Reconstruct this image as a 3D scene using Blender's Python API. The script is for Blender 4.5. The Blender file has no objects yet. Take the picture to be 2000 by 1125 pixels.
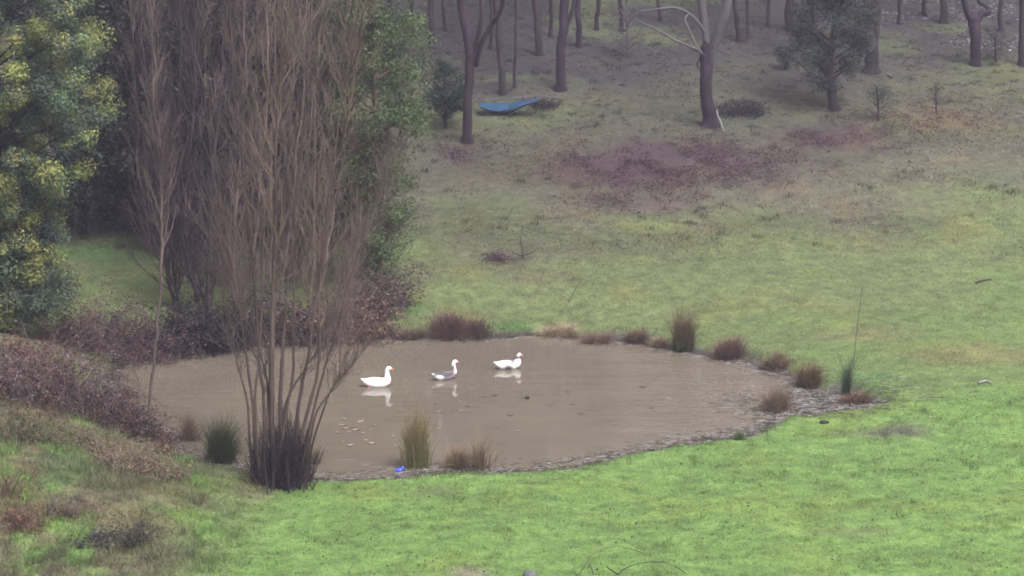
import bpy, math, random
import numpy as np
from mathutils import Vector

# ------------------------------------------------------------------ camera, world, sun, exposure
SC = bpy.context.scene
COL = SC.collection
PITCH = math.radians(12.2)
FPX = 4000.0                      # focal length in photo pixels (photo is 2000 wide)
CAMZ = 14.0
cam_d = bpy.data.cameras.new('camera')
cam = bpy.data.objects.new('camera', cam_d)
COL.objects.link(cam)
cam.location = (0, 0, CAMZ)
cam.rotation_euler = (math.pi / 2 - PITCH, 0, 0)
cam_d.sensor_width = 36.0
cam_d.lens = 36.0 * FPX / 2000.0
cam_d.clip_end = 2000.0
SC.camera = cam

SUN_EL, SUN_AZ = math.radians(58), math.radians(140)
world = bpy.data.worlds.new('World')
SC.world = world
world.use_nodes = True
wn, wl = world.node_tree.nodes, world.node_tree.links
wn.clear()
sky = wn.new('ShaderNodeTexSky')
sky.sky_type = 'NISHITA'
sky.sun_disc = False
sky.sun_elevation = SUN_EL
sky.sun_rotation = SUN_AZ
sky.dust_density = 4.0
hs = wn.new('ShaderNodeHueSaturation')       # overcast: the cloud layer takes most of the blue out of the sky
hs.inputs['Saturation'].default_value = 0.12
bg = wn.new('ShaderNodeBackground')
bg.inputs['Strength'].default_value = 0.115
wo = wn.new('ShaderNodeOutputWorld')
wl.new(sky.outputs[0], hs.inputs['Color'])
wl.new(hs.outputs[0], bg.inputs['Color'])
wl.new(bg.outputs[0], wo.inputs['Surface'])

sun_d = bpy.data.lights.new('sun', 'SUN')
sun_d.energy = 1.4
sun_d.angle = math.radians(26)
sun_d.color = (1.0, 0.96, 0.93)
sun = bpy.data.objects.new('sun', sun_d)
COL.objects.link(sun)
# the sky's sun: azimuth measured like the Nishita rotation
_dir = Vector((math.sin(SUN_AZ) * math.cos(SUN_EL), math.cos(SUN_AZ) * math.cos(SUN_EL), math.sin(SUN_EL)))
sun.rotation_euler = _dir.to_track_quat('Z', 'Y').to_euler()

SC.view_settings.view_transform = 'Standard'
SC.view_settings.look = 'None'
SC.view_settings.exposure = 1.70
SC.view_settings.gamma = 1.0
SC.view_settings.use_curve_mapping = False
SC.render.engine = 'CYCLES'
SC.cycles.max_bounces = 6
SC.cycles.diffuse_bounces = 3
SC.cycles.transparent_max_bounces = 4
SC.cycles.volume_bounces = 1
SC.cycles.filter_width = 1.9
SC.cycles.use_denoising = True
SC.cycles.denoiser = 'OPENIMAGEDENOISE'
SC.cycles.denoising_input_passes = 'RGB_ALBEDO_NORMAL'
SC.cycles.denoising_prefilter = 'NONE'

# ------------------------------------------------------------------ helpers
RNG = np.random.default_rng(7)
F_ = np.array([0, math.cos(PITCH), -math.sin(PITCH)])
U_ = np.array([0, math.sin(PITCH), math.cos(PITCH)])
CAM = np.array([0, 0, CAMZ])


def ray(px, py):
    return FPX * F_ + (px - 1000.0) * np.array([1.0, 0, 0]) + (562.5 - py) * U_


def at_z(px, py, z=0.0):
    d = ray(px, py)
    return CAM + d * ((z - CAMZ) / d[2])


def at_y(px, py, Y):
    d = ray(px, py)
    return CAM + d * (Y / d[1])


def ppm(p):                        # photo pixels per metre at a point
    return FPX / float(np.dot(np.asarray(p) - CAM, F_))


def ss(a, b, x):
    t = np.clip((x - a) / (b - a), 0, 1)
    return t * t * (3 - 2 * t)


_TAB = np.random.default_rng(3).random((256, 256))


def vnoise(x, y):
    xi, yi = np.floor(x).astype(int), np.floor(y).astype(int)
    fx, fy = x - xi, y - yi
    fx, fy = fx * fx * (3 - 2 * fx), fy * fy * (3 - 2 * fy)
    a = _TAB[xi % 256, yi % 256]; b = _TAB[(xi + 1) % 256, yi % 256]
    c = _TAB[xi % 256, (yi + 1) % 256]; d = _TAB[(xi + 1) % 256, (yi + 1) % 256]
    return (a * (1 - fx) + b * fx) * (1 - fy) + (c * (1 - fx) + d * fx) * fy


def fbm(x, y, o=4, s=0.0):
    x = np.asarray(x, float) + s * 17.3 + 91.7
    y = np.asarray(y, float) - s * 9.1 + 55.3
    r, a, t = 0, 1.0, 0
    for i in range(o):
        r = r + a * vnoise(x * 2 ** i + i * 31.7, y * 2 ** i + i * 11.3)
        t += a
        a *= 0.5
    return r / t


def sp(u, w):                      # soft ramp
    return w * np.log1p(np.exp(np.clip(u / w, -30, 30))) + np.maximum(u - 30 * w, 0)


POND_PX = [(225, 735), (250, 703), (330, 684), (480, 678), (640, 666), (760, 661), (860, 664), (970, 662), (1060, 656),
           (1150, 666), (1240, 672), (1310, 686), (1400, 699), (1480, 716), (1545, 738), (1580, 765), (1560, 790),
           (1520, 815), (1480, 836), (1440, 848), (1330, 866), (1190, 889), (1110, 911), (960, 920), (850, 920),
           (790, 929), (620, 936), (480, 922), (400, 905), (340, 875), (300, 842), (250, 795)]
POND = np.array([at_z(px, py)[:2] for px, py in POND_PX])


def pond_sd(x, y):                 # signed distance to the pond outline, negative in the pond
    x = np.asarray(x, float); y = np.asarray(y, float)
    d = np.full(x.shape, 1e9); ins = np.zeros(x.shape, bool)
    n = len(POND)
    for i in range(n):
        a, b = POND[i], POND[(i + 1) % n]
        e = b - a
        t = np.clip(((x - a[0]) * e[0] + (y - a[1]) * e[1]) / (e @ e), 0, 1)
        d = np.minimum(d, (x - a[0] - t * e[0]) ** 2 + (y - a[1] - t * e[1]) ** 2)
        c = (a[1] > y) != (b[1] > y)
        with np.errstate(divide='ignore', invalid='ignore'):
            xi = a[0] + (y - a[1]) / (b[1] - a[1] + 1e-12) * e[0]
        ins ^= c & (x < xi)
    return np.where(ins, -1, 1) * np.sqrt(d)


MUDC = at_z(1600, 790)[:2]


def mud_mask(x, y):
    r = np.hypot((x - MUDC[0]) / 1.75, (y - MUDC[1]) / 1.7) + 0.5 * (fbm(x * 1.1, y * 1.1, 3, 5) - 0.5)
    return 1 - ss(0.75, 1.1, r)


def zt(x, y, sd=None):
    x = np.asarray(x, float); y = np.asarray(y, float)
    if sd is None:
        sd = pond_sd(x, y)
    s = sd + 0.5 * (fbm(x * 1.3, y * 1.3, 3, 1) - 0.5)
    nb = 1 - 0.6 * (1 - ss(46.5, 49.5, y)) * ss(-6.5, -4.5, x)
    z = np.where(s < 0, np.maximum(s * 0.35, -0.55), 0.05 * ss(0, 0.35, s) + nb * 0.18 * ss(0.3, 0.75, s) + nb * 0.06 * ss(0.8, 3, s))
    m = mud_mask(x, y)
    z = z * (1 - m) + m * np.where(s < 0, np.minimum(z, 0), (fbm(x * 2.4, y * 3.6, 3, 2) - 0.52) * 0.13)
    far = ss(0.3, 5, sd)
    u = y - 60 - 0.10 * np.maximum(x, 0)
    hill = 0.21 * sp(u, 4) - 0.12 * sp(u - 70, 8)
    z = z + hill * far
    z = z + far * 0.10 * (fbm(x * 0.35, y * 0.35, 4, 3) - 0.5) * (1 + 2.5 * ss(58, 75, y))
    z = z + np.where(sd > 0, 0.05 * (fbm(x * 2.1, y * 2.1, 3, 4) - 0.5) * ss(0.4, 1.5, sd), 0)
    # ground rises behind and below the camera
    z = z + 0.03 * np.maximum(43 - y, 0) + 0.30 * sp(28 - y, 2)
    # rough bank on the left
    z = z + 1.25 * ss(-5.0, -12.0, x) * ss(36, 41, y) * (1 - ss(51, 57, y)) * ss(0.2, 3.0, sd)
    return z


def g(px, py):                     # the point of the ground seen at a photo pixel
    d = ray(px, py)
    ys = np.arange(34.0, 150.0, 0.05)
    t = ys / d[1]
    xs, zs = d[0] * t, CAMZ + d[2] * t
    h = zt(xs, ys)
    k = np.argmax(zs < h)
    return np.array([xs[k], ys[k], h[k]])


def gz(x, y):
    return float(zt(np.array([x]), np.array([y]))[0])


def tag(o, label=None, cat=None, group=None, kind=None):
    if label: o['label'] = label
    if cat: o['category'] = cat
    if group: o['group'] = group
    if kind: o['kind'] = kind
    return o


def empty(name, loc):
    o = bpy.data.objects.new(name, None)
    o.empty_display_size = 0.2
    o.location = tuple(float(v) for v in loc)
    COL.objects.link(o)
    return o


class MB:
    """collects triangles / quads in world space, builds one mesh object"""
    def __init__(s):
        s.v, s.f3, s.f4, s.c, s.n = [], [], [], [], 0

    def add(s, V, F, C=(0.5, 0.5, 0.5)):
        V = np.asarray(V, float).reshape(-1, 3)
        F = np.asarray(F, int)
        C = np.asarray(C, float)
        if C.ndim == 1:
            C = np.tile(C, (len(V), 1))
        s.v.append(V); s.c.append(C)
        (s.f3 if F.shape[1] == 3 else s.f4).append(F + s.n)
        s.n += len(V)
        return s

    def build(s, name, mat, parent=None, smooth=True, kind=None, sub=0):
        V = np.concatenate(s.v); C = np.concatenate(s.c)
        off = np.zeros(3)
        p = parent
        while p is not None:
            off += np.array(p.location); p = p.parent
        V = V - off
        f4 = np.concatenate(s.f4) if s.f4 else np.zeros((0, 4), int)
        f3 = np.concatenate(s.f3) if s.f3 else np.zeros((0, 3), int)
        me = bpy.data.meshes.new(name)
        me.vertices.add(len(V))
        me.vertices.foreach_set('co', V.astype(np.float32).ravel())
        li = np.concatenate([f4.ravel(), f3.ravel()]).astype(np.int32)
        me.loops.add(len(li))
        me.loops.foreach_set('vertex_index', li)
        ls = np.concatenate([np.arange(len(f4)) * 4, len(f4) * 4 + np.arange(len(f3)) * 3]).astype(np.int32)
        me.polygons.add(len(ls))
        me.polygons.foreach_set('loop_start', ls)
        me.polygons.foreach_set('use_smooth', np.full(len(ls), smooth, bool))
        me.update(calc_edges=True)
        a = me.color_attributes.new('Col', 'FLOAT_COLOR', 'POINT')
        a.data.foreach_set('color', np.c_[C, np.ones(len(C))].astype(np.float32).ravel())
        me.materials.append(mat)
        o = bpy.data.objects.new(name, me)
        COL.objects.link(o)
        if parent is not None:
            o.parent = parent
        if kind:
            o['kind'] = kind
        if sub:
            m = o.modifiers.new('smooth', 'SUBSURF'); m.levels = sub; m.render_levels = sub
        return o


def norm(a):
    return a / (np.linalg.norm(a, axis=-1, keepdims=True) + 1e-12)


def tubes(C, R, S=5):
    """C (N,K,3) centre lines, R (N,K) radii -> V, F"""
    C = np.asarray(C, float); R = np.asarray(R, float)
    if C.ndim == 2:
        C, R = C[None], R[None]
    N, K, _ = C.shape
    T = np.empty_like(C)
    T[:, 1:-1] = C[:, 2:] - C[:, :-2]; T[:, 0] = C[:, 1] - C[:, 0]; T[:, -1] = C[:, -1] - C[:, -2]
    T = norm(T)
    mean = norm(C[:, -1] - C[:, 0])
    ref = np.where(np.abs(mean[:, :1]) < 0.6, np.array([[1.0, 0, 0]]), np.array([[0, 1.0, 0.01]]))
    n1 = norm(np.cross(T, ref[:, None, :])); n2 = np.cross(T, n1)
    a = np.arange(S) * 2 * math.pi / S
    V = C[:, :, None, :] + R[:, :, None, None] * (np.cos(a)[None, None, :, None] * n1[:, :, None, :] + np.sin(a)[None, None, :, None] * n2[:, :, None, :])
    i = np.arange(N)[:, None, None] * K * S; k = np.arange(K - 1)[None, :, None] * S; s = np.arange(S)[None, None, :]
    s2 = (s + 1) % S
    F = np.stack([i + k + s, i + k + s2, i + k + S + s2, i + k + S + s], -1).reshape(-1, 4)
    return V.reshape(-1, 3), F


def wiggle(C, a):
    K = len(C)
    w = np.cumsum(RNG.normal(0, 1, (K, 3)), 0)
    w -= np.linspace(0, 1, K)[:, None] * w[-1] * .6 + w[0]
    w[:, 2] = 0
    return C + w * a * np.minimum(1, np.linspace(0, 4, K))[:, None] * .5


def resample(P, K):
    P = np.asarray(P, float)
    # Catmull-Rom through the points, K samples
    n = len(P)
    Q = np.vstack([2 * P[0] - P[1], P, 2 * P[-1] - P[-2]])
    t = np.linspace(0, n - 1 - 1e-6, K)
    i = t.astype(int); f = (t - i)[:, None]
    a, b, c, d = Q[i], Q[i + 1], Q[i + 2], Q[i + 3]
    return 0.5 * ((2 * b) + (-a + c) * f + (2 * a - 5 * b + 4 * c - d) * f ** 2 + (-a + 3 * b - 3 * c + d) * f ** 3)


def spawn(C, R, m, t0, t1, ang, L, up, K=6, ratio=0.5, rmin=0.004, wig=0.04, rng=RNG):
    """m children from each parent line"""
    N, Kp, _ = C.shape
    t = rng.uniform(t0, t1, (N, m)) * (Kp - 1)
    i = np.minimum(t.astype(int), Kp - 2); f = (t - i)[..., None]
    r_ = np.arange(N)[:, None]
    p0 = C[r_, i] * (1 - f) + C[r_, i + 1] * f
    rad = R[r_, i] * (1 - f[..., 0]) + R[r_, i + 1] * f[..., 0]
    T = norm(C[r_, i + 1] - C[r_, i])
    q = rng.normal(size=T.shape)
    q = norm(q - (q * T).sum(-1, keepdims=True) * T)
    a = rng.uniform(ang[0], ang[1], (N, m))[..., None]
    D = T * np.cos(a) + q * np.sin(a)
    ln = (rng.uniform(L[0], L[1], (N, m)) * (1.15 - 0.6 * t / (Kp - 1)))[..., None, None]
    s = np.linspace(0, 1, K)[None, None, :, None]
    upv = np.array([0, 0, 1.0])
    P = p0[:, :, None] + ln * (D[:, :, None] * s * (1 - up * s * 0.5) + upv * up * s * s * 0.6)
    w = np.cumsum(rng.normal(size=P.shape), axis=2) * wig * ln / math.sqrt(K)
    P = P + w * s
    r0 = np.maximum(rad * ratio, rmin)[..., None]
    Rr = r0 * (1 - 0.75 * np.linspace(0, 1, K)) + 0.0
    return P.reshape(N * m, K, 3), np.maximum(Rr.reshape(N * m, K), rmin * 0.5)


def leaves(P, size, col, asp=0.45, flat=0.0, rng=RNG, tri=False, nrm=None):
    """leaf faces at P (N,3); size scalar or (N,)"""
    N = len(P)
    size = np.broadcast_to(np.asarray(size, float), (N,))[:, None]
    a = norm(rng.normal(size=(N, 3)) * np.array([1, 1, 1 - flat]))
    if nrm is not None:              # blades lie roughly square to nrm, as the leaves of a spray face out and up
        q = norm(nrm + rng.normal(0, .45, (N, 3)))
        a = norm(a - (a * q).sum(-1, keepdims=True) * q)
        b = np.cross(q, a)
    else:
        b = rng.normal(size=(N, 3))
        b = norm(b - (b * a).sum(-1, keepdims=True) * a)
    if tri:
        V = np.stack([P - a * size * 0.5 - b * size * asp * 0.5, P - a * size * 0.5 + b * size * asp * 0.5, P + a * size * 0.6], 1)
        F = np.arange(N * 3).reshape(N, 3)
        return V.reshape(-1, 3), F, np.repeat(col, 3, 0)
    V = np.stack([P - a * size * 0.5, P + b * size * asp * 0.5, P + a * size * 0.5, P - b * size * asp * 0.5], 1)
    F = np.arange(N * 4).reshape(N, 4)
    return V.reshape(-1, 3), F, np.repeat(col, 4, 0)


def jitcol(base, n, j=0.25, h=0.08, rng=RNG):
    base = np.asarray(base, float)
    if base.ndim == 1:
        base = np.tile(base, (n, 1))
    return np.clip(base * (1 + rng.normal(0, j, (n, 1))) * (1 + rng.normal(0, h, (n, 3))), 0.002, 0.9)


def blades(P, h, w, lean, col, rng=RNG, tipcol=None):
    """grass blades: one triangle each, rooted at P, height h, width w, lean angle lean"""
    N = len(P)
    az = rng.uniform(0, 2 * math.pi, N)
    d = np.stack([np.cos(az), np.sin(az), np.zeros(N)], -1)
    pr = np.stack([-np.sin(az), np.cos(az), np.zeros(N)], -1)
    h = np.broadcast_to(h, (N,))[:, None]; w = np.broadcast_to(w, (N,))[:, None]; lean = np.broadcast_to(lean, (N,))[:, None]
    tip = P + d * h * np.sin(lean) + np.array([0, 0, 1.0]) * h * np.cos(lean)
    V = np.stack([P - pr * w * 0.5, P + pr * w * 0.5, tip], 1).reshape(-1, 3)
    C = np.repeat(col, 3, 0)
    if tipcol is not None:
        C = C.reshape(N, 3, 3).copy(); C[:, 2] = tipcol; C = C.reshape(-1, 3)
    return V, np.arange(N * 3).reshape(N, 3), C


# ------------------------------------------------------------------ materials
def new_mat(name):
    m = bpy.data.materials.new(name)
    m.use_nodes = True
    n, l = m.node_tree.nodes, m.node_tree.links
    n.clear()
    out = n.new('ShaderNodeOutputMaterial')
    return m, n, l, out


def nmix(n, l, a, b, fac, mode='MIX'):
    x = n.new('ShaderNodeMix'); x.data_type = 'RGBA'; x.blend_type = mode
    for sock, v in ((x.inputs[0], fac), (x.inputs[6], a), (x.inputs[7], b)):
        if hasattr(v, 'links') or hasattr(v, 'is_linked'):
            l.new(v, sock)
        else:
            sock.default_value = v if not isinstance(v, tuple) else (*v, 1)
    return x.outputs[2]


def noise(n, l, scale, detail=3, vec=None, rough=0.6):
    t = n.new('ShaderNodeTexNoise'); t.inputs['Scale'].default_value = scale
    t.inputs['Detail'].default_value = detail; t.inputs['Roughness'].default_value = rough
    if vec is not None:
        l.new(vec, t.inputs['Vector'])
    return t


def ramp(n, l, fac, pts):
    r = n.new('ShaderNodeValToRGB')
    while len(r.color_ramp.elements) < len(pts):
        r.color_ramp.elements.new(0.5)
    for e, (p, c) in zip(r.color_ramp.elements, pts):
        e.position = p
        e.color = (*c, 1) if len(c) == 3 else c
    l.new(fac, r.inputs[0])
    return r.outputs[0]


def mat_leaf(name, transl=0.3, rough=0.55, spec=0.3):
    """foliage / grass: colour from the mesh, light coming partly through the blade"""
    m, n, l, out = new_mat(name)
    at = n.new('ShaderNodeAttribute'); at.attribute_name = 'Col'
    p = n.new('ShaderNodeBsdfPrincipled')
    p.inputs['Roughness'].default_value = rough
    p.inputs['Specular IOR Level'].default_value = spec
    l.new(at.outputs['Color'], p.inputs['Base Color'])
    t = n.new('ShaderNodeBsdfTranslucent')
    l.new(at.outputs['Color'], t.inputs['Color'])
    mx = n.new('ShaderNodeMixShader'); mx.inputs[0].default_value = transl
    l.new(p.outputs[0], mx.inputs[1]); l.new(t.outputs[0], mx.inputs[2])
    l.new(mx.outputs[0], out.inputs['Surface'])
    return m


def mat_bark(name, a, b, scale=6.0, zs=0.25, bump=0.3):
    m, n, l, out = new_mat(name)
    tc = n.new('ShaderNodeTexCoord')
    mp = n.new('ShaderNodeMapping'); mp.inputs['Scale'].default_value = (1, 1, zs)
    l.new(tc.outputs['Object'], mp.inputs['Vector'])
    t = noise(n, l, scale, 5, mp.outputs[0])
    t2 = noise(n, l, scale * 0.25, 2, mp.outputs[0])
    c = ramp(n, l, t.outputs[0], [(0.3, a), (0.7, b)])
    c2 = nmix(n, l, c, tuple(v * 0.55 for v in a), ramp(n, l, t2.outputs[0], [(0.45, (0, 0, 0)), (0.7, (1, 1, 1))]))
    p = n.new('ShaderNodeBsdfPrincipled')
    p.inputs['Roughness'].default_value = 0.85
    p.inputs['Specular IOR Level'].default_value = 0.15
    l.new(c2, p.inputs['Base Color'])
    bp = n.new('ShaderNodeBump'); bp.inputs['Strength'].default_value = bump; bp.inputs['Distance'].default_value = 0.03
    l.new(t.outputs[0], bp.inputs['Height']); l.new(bp.outputs[0], p.inputs['Normal'])
    l.new(p.outputs[0], out.inputs['Surface'])
    return m


def mat_plain(name, col, rough=0.6, spec=0.3, var=0.15, scale=20):
    m, n, l, out = new_mat(name)
    tc = n.new('ShaderNodeTexCoord')
    t = noise(n, l, scale, 4, tc.outputs['Object'])
    c = ramp(n, l, t.outputs[0], [(0.3, tuple(v * (1 - var) for v in col)), (0.7, tuple(min(1, v * (1 + var)) for v in col))])
    p = n.new('ShaderNodeBsdfPrincipled')
    p.inputs['Roughness'].default_value = rough
    p.inputs['Specular IOR Level'].default_value = spec
    l.new(c, p.inputs['Base Color'])
    l.new(p.outputs[0], out.inputs['Surface'])
    return m


def mat_feather(name):
    m, n, l, out = new_mat(name)
    at = n.new('ShaderNodeAttribute'); at.attribute_name = 'Col'
    tc = n.new('ShaderNodeTexCoord')
    mp = n.new('ShaderNodeMapping'); mp.inputs['Scale'].default_value = (0.5, 1, 1)
    l.new(tc.outputs['Object'], mp.inputs['Vector'])
    t = noise(n, l, 40, 3, mp.outputs[0])
    c = nmix(n, l, at.outputs['Color'], ramp(n, l, t.outputs[0], [(0.3, (0.82, 0.82, 0.84)), (0.65, (1, 1, 1))]), 1.0, 'MULTIPLY')
    p = n.new('ShaderNodeBsdfPrincipled')
    p.inputs['Roughness'].default_value = 0.7
    p.inputs['Specular IOR Level'].default_value = 0.2
    l.new(c, p.inputs['Base Color'])
    bp = n.new('ShaderNodeBump'); bp.inputs['Strength'].default_value = 0.25; bp.inputs['Distance'].default_value = 0.01
    l.new(t.outputs[0], bp.inputs['Height']); l.new(bp.outputs[0], p.inputs['Normal'])
    l.new(p.outputs[0], out.inputs['Surface'])
    return m


M = {}
M['leaf'] = mat_leaf('leaf_blade', 0.3)
M['gloss_leaf'] = mat_leaf('shiny_leaf', 0.15, 0.5, 0.22)
M['dry'] = mat_leaf('dry_stalk', 0.15, 0.8, 0.1)
M['grass'] = mat_leaf('grass_blade', 0.35, 0.5, 0.3)
M['bark_purple'] = mat_bark('willow_bark', (0.078, 0.057, 0.053), (0.165, 0.124, 0.114))
M['bark_pale'] = mat_bark('pale_twig_bark', (0.12, 0.088, 0.066), (0.21, 0.16, 0.122))
M['bark_dark'] = mat_bark('dark_bark', (0.022, 0.017, 0.019), (0.05, 0.038, 0.04))
M['bark_plum'] = mat_bark('plum_twig_bark', (0.032, 0.023, 0.026), (0.072, 0.053, 0.056))
M['bark_stem'] = mat_bark('willow_stem_bark', (0.052, 0.036, 0.033), (0.11, 0.08, 0.072))
M['bark_gum'] = mat_bark('gum_bark', (0.017, 0.011, 0.017), (0.046, 0.032, 0.042), 5)
M['bark_grey'] = mat_bark('smooth_grey_bark', (0.065, 0.058, 0.066), (0.12, 0.108, 0.118), 3)
M['bark_white'] = mat_bark('bleached_wood', (0.15, 0.14, 0.14), (0.26, 0.25, 0.24), 5)
M['feather'] = mat_feather('feather')
M['beak'] = mat_plain('orange_beak', (0.62, 0.15, 0.07), 0.4)
M['eye'] = mat_plain('dark_eye', (0.01, 0.01, 0.012), 0.15, 0.5)
M['foot'] = mat_plain('pink_foot', (0.5, 0.13, 0.14), 0.5)
M['tarp'] = mat_plain('blue_tarp', (0.013, 0.042, 0.085), 0.55, 0.2, 0.25, 3)
M['blue_litter'] = mat_plain('blue_plastic', (0.03, 0.06, 0.55), 0.35, 0.5)
M['clod'] = mat_plain('dark_clod', (0.012, 0.011, 0.012), 0.7)
M['rock'] = mat_plain('grey_rock', (0.08, 0.08, 0.085), 0.7, 0.3, 0.4, 8)
M['dead_leaf'] = mat_plain('dead_leaf', (0.20, 0.15, 0.115), 0.6, 0.3, 0.4, 6)
M['dark_leaf'] = mat_plain('sodden_leaf', (0.05, 0.04, 0.034), 0.5, 0.4, 0.4, 6)

# ground
m, n, l, out = new_mat('pasture_ground')
at = n.new('ShaderNodeAttribute'); at.attribute_name = 'Col'
wt = n.new('ShaderNodeAttribute'); wt.attribute_name = 'wet'
tc = n.new('ShaderNodeTexCoord')
t1 = noise(n, l, 3.0, 6, tc.outputs['Object'], 0.7)
t2 = noise(n, l, 14.0, 4, tc.outputs['Object'], 0.7)
c = nmix(n, l, at.outputs['Color'], ramp(n, l, t1.outputs[0], [(0.3, (0.62, 0.62, 0.62)), (0.7, (1.3, 1.3, 1.3))]), 1.0, 'MULTIPLY')
c = nmix(n, l, c, ramp(n, l, t2.outputs[0], [(0.3, (0.6, 0.6, 0.58)), (0.7, (1.3, 1.3, 1.25))]), 1.0, 'MULTIPLY')
p = n.new('ShaderNodeBsdfPrincipled')
l.new(c, p.inputs['Base Color'])
l.new(ramp(n, l, wt.outputs['Fac'], [(0.0, (0.9, 0.9, 0.9)), (1.0, (0.22, 0.22, 0.22))]), p.inputs['Roughness'])
p.inputs['Specular IOR Level'].default_value = 0.3
bp = n.new('ShaderNodeBump'); bp.inputs['Strength'].default_value = 0.8; bp.inputs['Distance'].default_value = 0.06
ad = n.new('ShaderNodeMath'); ad.operation = 'ADD'
l.new(t1.outputs[0], ad.inputs[0]); l.new(t2.outputs[0], ad.inputs[1])
l.new(ad.outputs[0], bp.inputs['Height']); l.new(bp.outputs[0], p.inputs['Normal'])
l.new(p.outputs[0], out.inputs['Surface'])
M['ground'] = m

# muddy water
m, n, l, out = new_mat('muddy_water')
tc = n.new('ShaderNodeTexCoord')
mp = n.new('ShaderNodeMapping'); mp.inputs['Scale'].default_value = (1.0, 1.0, 1.0)
l.new(tc.outputs['Object'], mp.inputs['Vector'])
big = noise(n, l, 0.35, 3, mp.outputs[0])
st_ = n.new('ShaderNodeMapping'); st_.inputs['Scale'].default_value = (0.5, 2.2, 1.0)
l.new(tc.outputs['Object'], st_.inputs['Vector'])
film = noise(n, l, 1.1, 5, st_.outputs[0], 0.7)
c = ramp(n, l, big.outputs[0], [(0.3, (0.098, 0.083, 0.064)), (0.7, (0.116, 0.098, 0.075))])
c = nmix(n, l, c, ramp(n, l, film.outputs[0], [(0.35, (0.92, 0.92, 0.93)), (0.7, (1.07, 1.06, 1.05))]), 1.0, 'MULTIPLY')
p = n.new('ShaderNodeBsdfPrincipled')
l.new(c, p.inputs['Base Color'])
p.inputs['Roughness'].default_value = 0.025
p.inputs['IOR'].default_value = 1.33
wv = n.new('ShaderNodeMapping'); wv.inputs['Scale'].default_value = (1.0, 2.6, 1.0)
l.new(tc.outputs['Object'], wv.inputs['Vector'])
rip = noise(n, l, 3.2, 3, wv.outputs[0], 0.55)
sx = n.new('ShaderNodeSeparateXYZ'); l.new(tc.outputs['Object'], sx.inputs[0])
mr = n.new('ShaderNodeMapRange'); mr.inputs['From Min'].default_value = 1.5; mr.inputs['From Max'].default_value = 7.0
mr.inputs['To Min'].default_value = 0.008; mr.inputs['To Max'].default_value = 0.38
l.new(sx.outputs['X'], mr.inputs['Value'])
bp = n.new('ShaderNodeBump'); bp.inputs['Distance'].default_value = 0.08
gust = noise(n, l, 0.55, 3, st_.outputs[0], 0.6)
mu = n.new('ShaderNodeMath'); mu.operation = 'MULTIPLY'
l.new(mr.outputs[0], mu.inputs[0])
l.new(ramp(n, l, gust.outputs[0], [(0.38, (0.45, 0.45, 0.45)), (0.62, (2.0, 2.0, 2.0))]), mu.inputs[1])
l.new(mu.outputs[0], bp.inputs['Strength'])
l.new(rip.outputs[0], bp.inputs['Height']); l.new(bp.outputs[0], p.inputs['Normal'])
l.new(p.outputs[0], out.inputs['Surface'])
M['water'] = m

# ------------------------------------------------------------------ ground colours (albedo by place)
PATCH = []                         # (x, y, rx, ry, rot, colour, strength)


def patch(px, py, wx, wy, colr, k=1.0):
    a = g(px, py); b = g(px, py - wy); s = ppm(a)
    PATCH.append((a[0], a[1], wx / s, max(0.4, abs(b[1] - a[1])), colr, k))


LUSH, FRESH, PAST, BROWN, BRACK, LITT = [np.array(c) for c in (
    (0.101, 0.168, 0.044), (0.092, 0.132, 0.042), (0.094, 0.114, 0.046), (0.080, 0.074, 0.050), (0.040, 0.025, 0.030), (0.030, 0.027, 0.029))]
HILLG = np.array((0.055, 0.052, 0.037))
MUD = np.array((0.050, 0.042, 0.037))
DRYB = np.array((0.115, 0.098, 0.062))
patch(1230, 330, 170, 60, BRACK * np.array([1.05, .9, .95]), 1.0)
patch(1350, 300, 220, 32, BRACK, .9)
patch(1620, 265, 170, 34, BRACK * np.array([1.05, .9, .95]), .85)
patch(1250, 400, 160, 26, BRACK * 1.4, .6)
patch(1480, 330, 160, 40, BRACK * 1.25, .6)
patch(905, 300, 60, 22, BRACK, .8)
patch(990, 506, 55, 16, BRACK * 1.1, .7)
patch(1050, 215, 120, 30, np.array((.052, .066, .036)), .7)
patch(1490, 230, 180, 22, np.array((.040, .052, .034)), .7)
patch(1850, 235, 150, 40, np.array((.085, .065, .042)), .7)
patch(1960, 335, 130, 25, np.array((.055, .065, .042)), .6)
patch(180, 495, 110, 25, np.array((.042, .095, .026)), .7)
patch(1010, 640, 60, 14, np.array((.05, .115, .03)), .8)
patch(800, 610, 50, 16, np.array((.055, .11, .035)), .6)
patch(1680, 745, 100, 20, np.array((.06, .115, .04)), .7)
patch(1750, 842, 110, 16, np.array((.075, .068, .055)), .85)
patch(1900, 690, 160, 30, np.array((.115, .098, .055)), .6)
patch(1700, 650, 200, 25, np.array((.11, .10, .055)), .5)
patch(910, 1118, 45, 8, np.array((.14, .13, .11)), .8)
patch(1090, 640, 60, 12, np.array((.16, .13, .085)), .7)
patch(500, 960, 50, 25, DRYB, .7)
patch(130, 920, 70, 45, np.array((.062, .115, .034)), .6)
patch(840, 960, 60, 8, np.array((.10, .095, .05)), .5)
patch(1650, 1040, 110, 14, np.array((.105, .098, .052)), .5)
patch(720, 960, 70, 22, np.array((.105, .13, .03)), .5)


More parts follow.
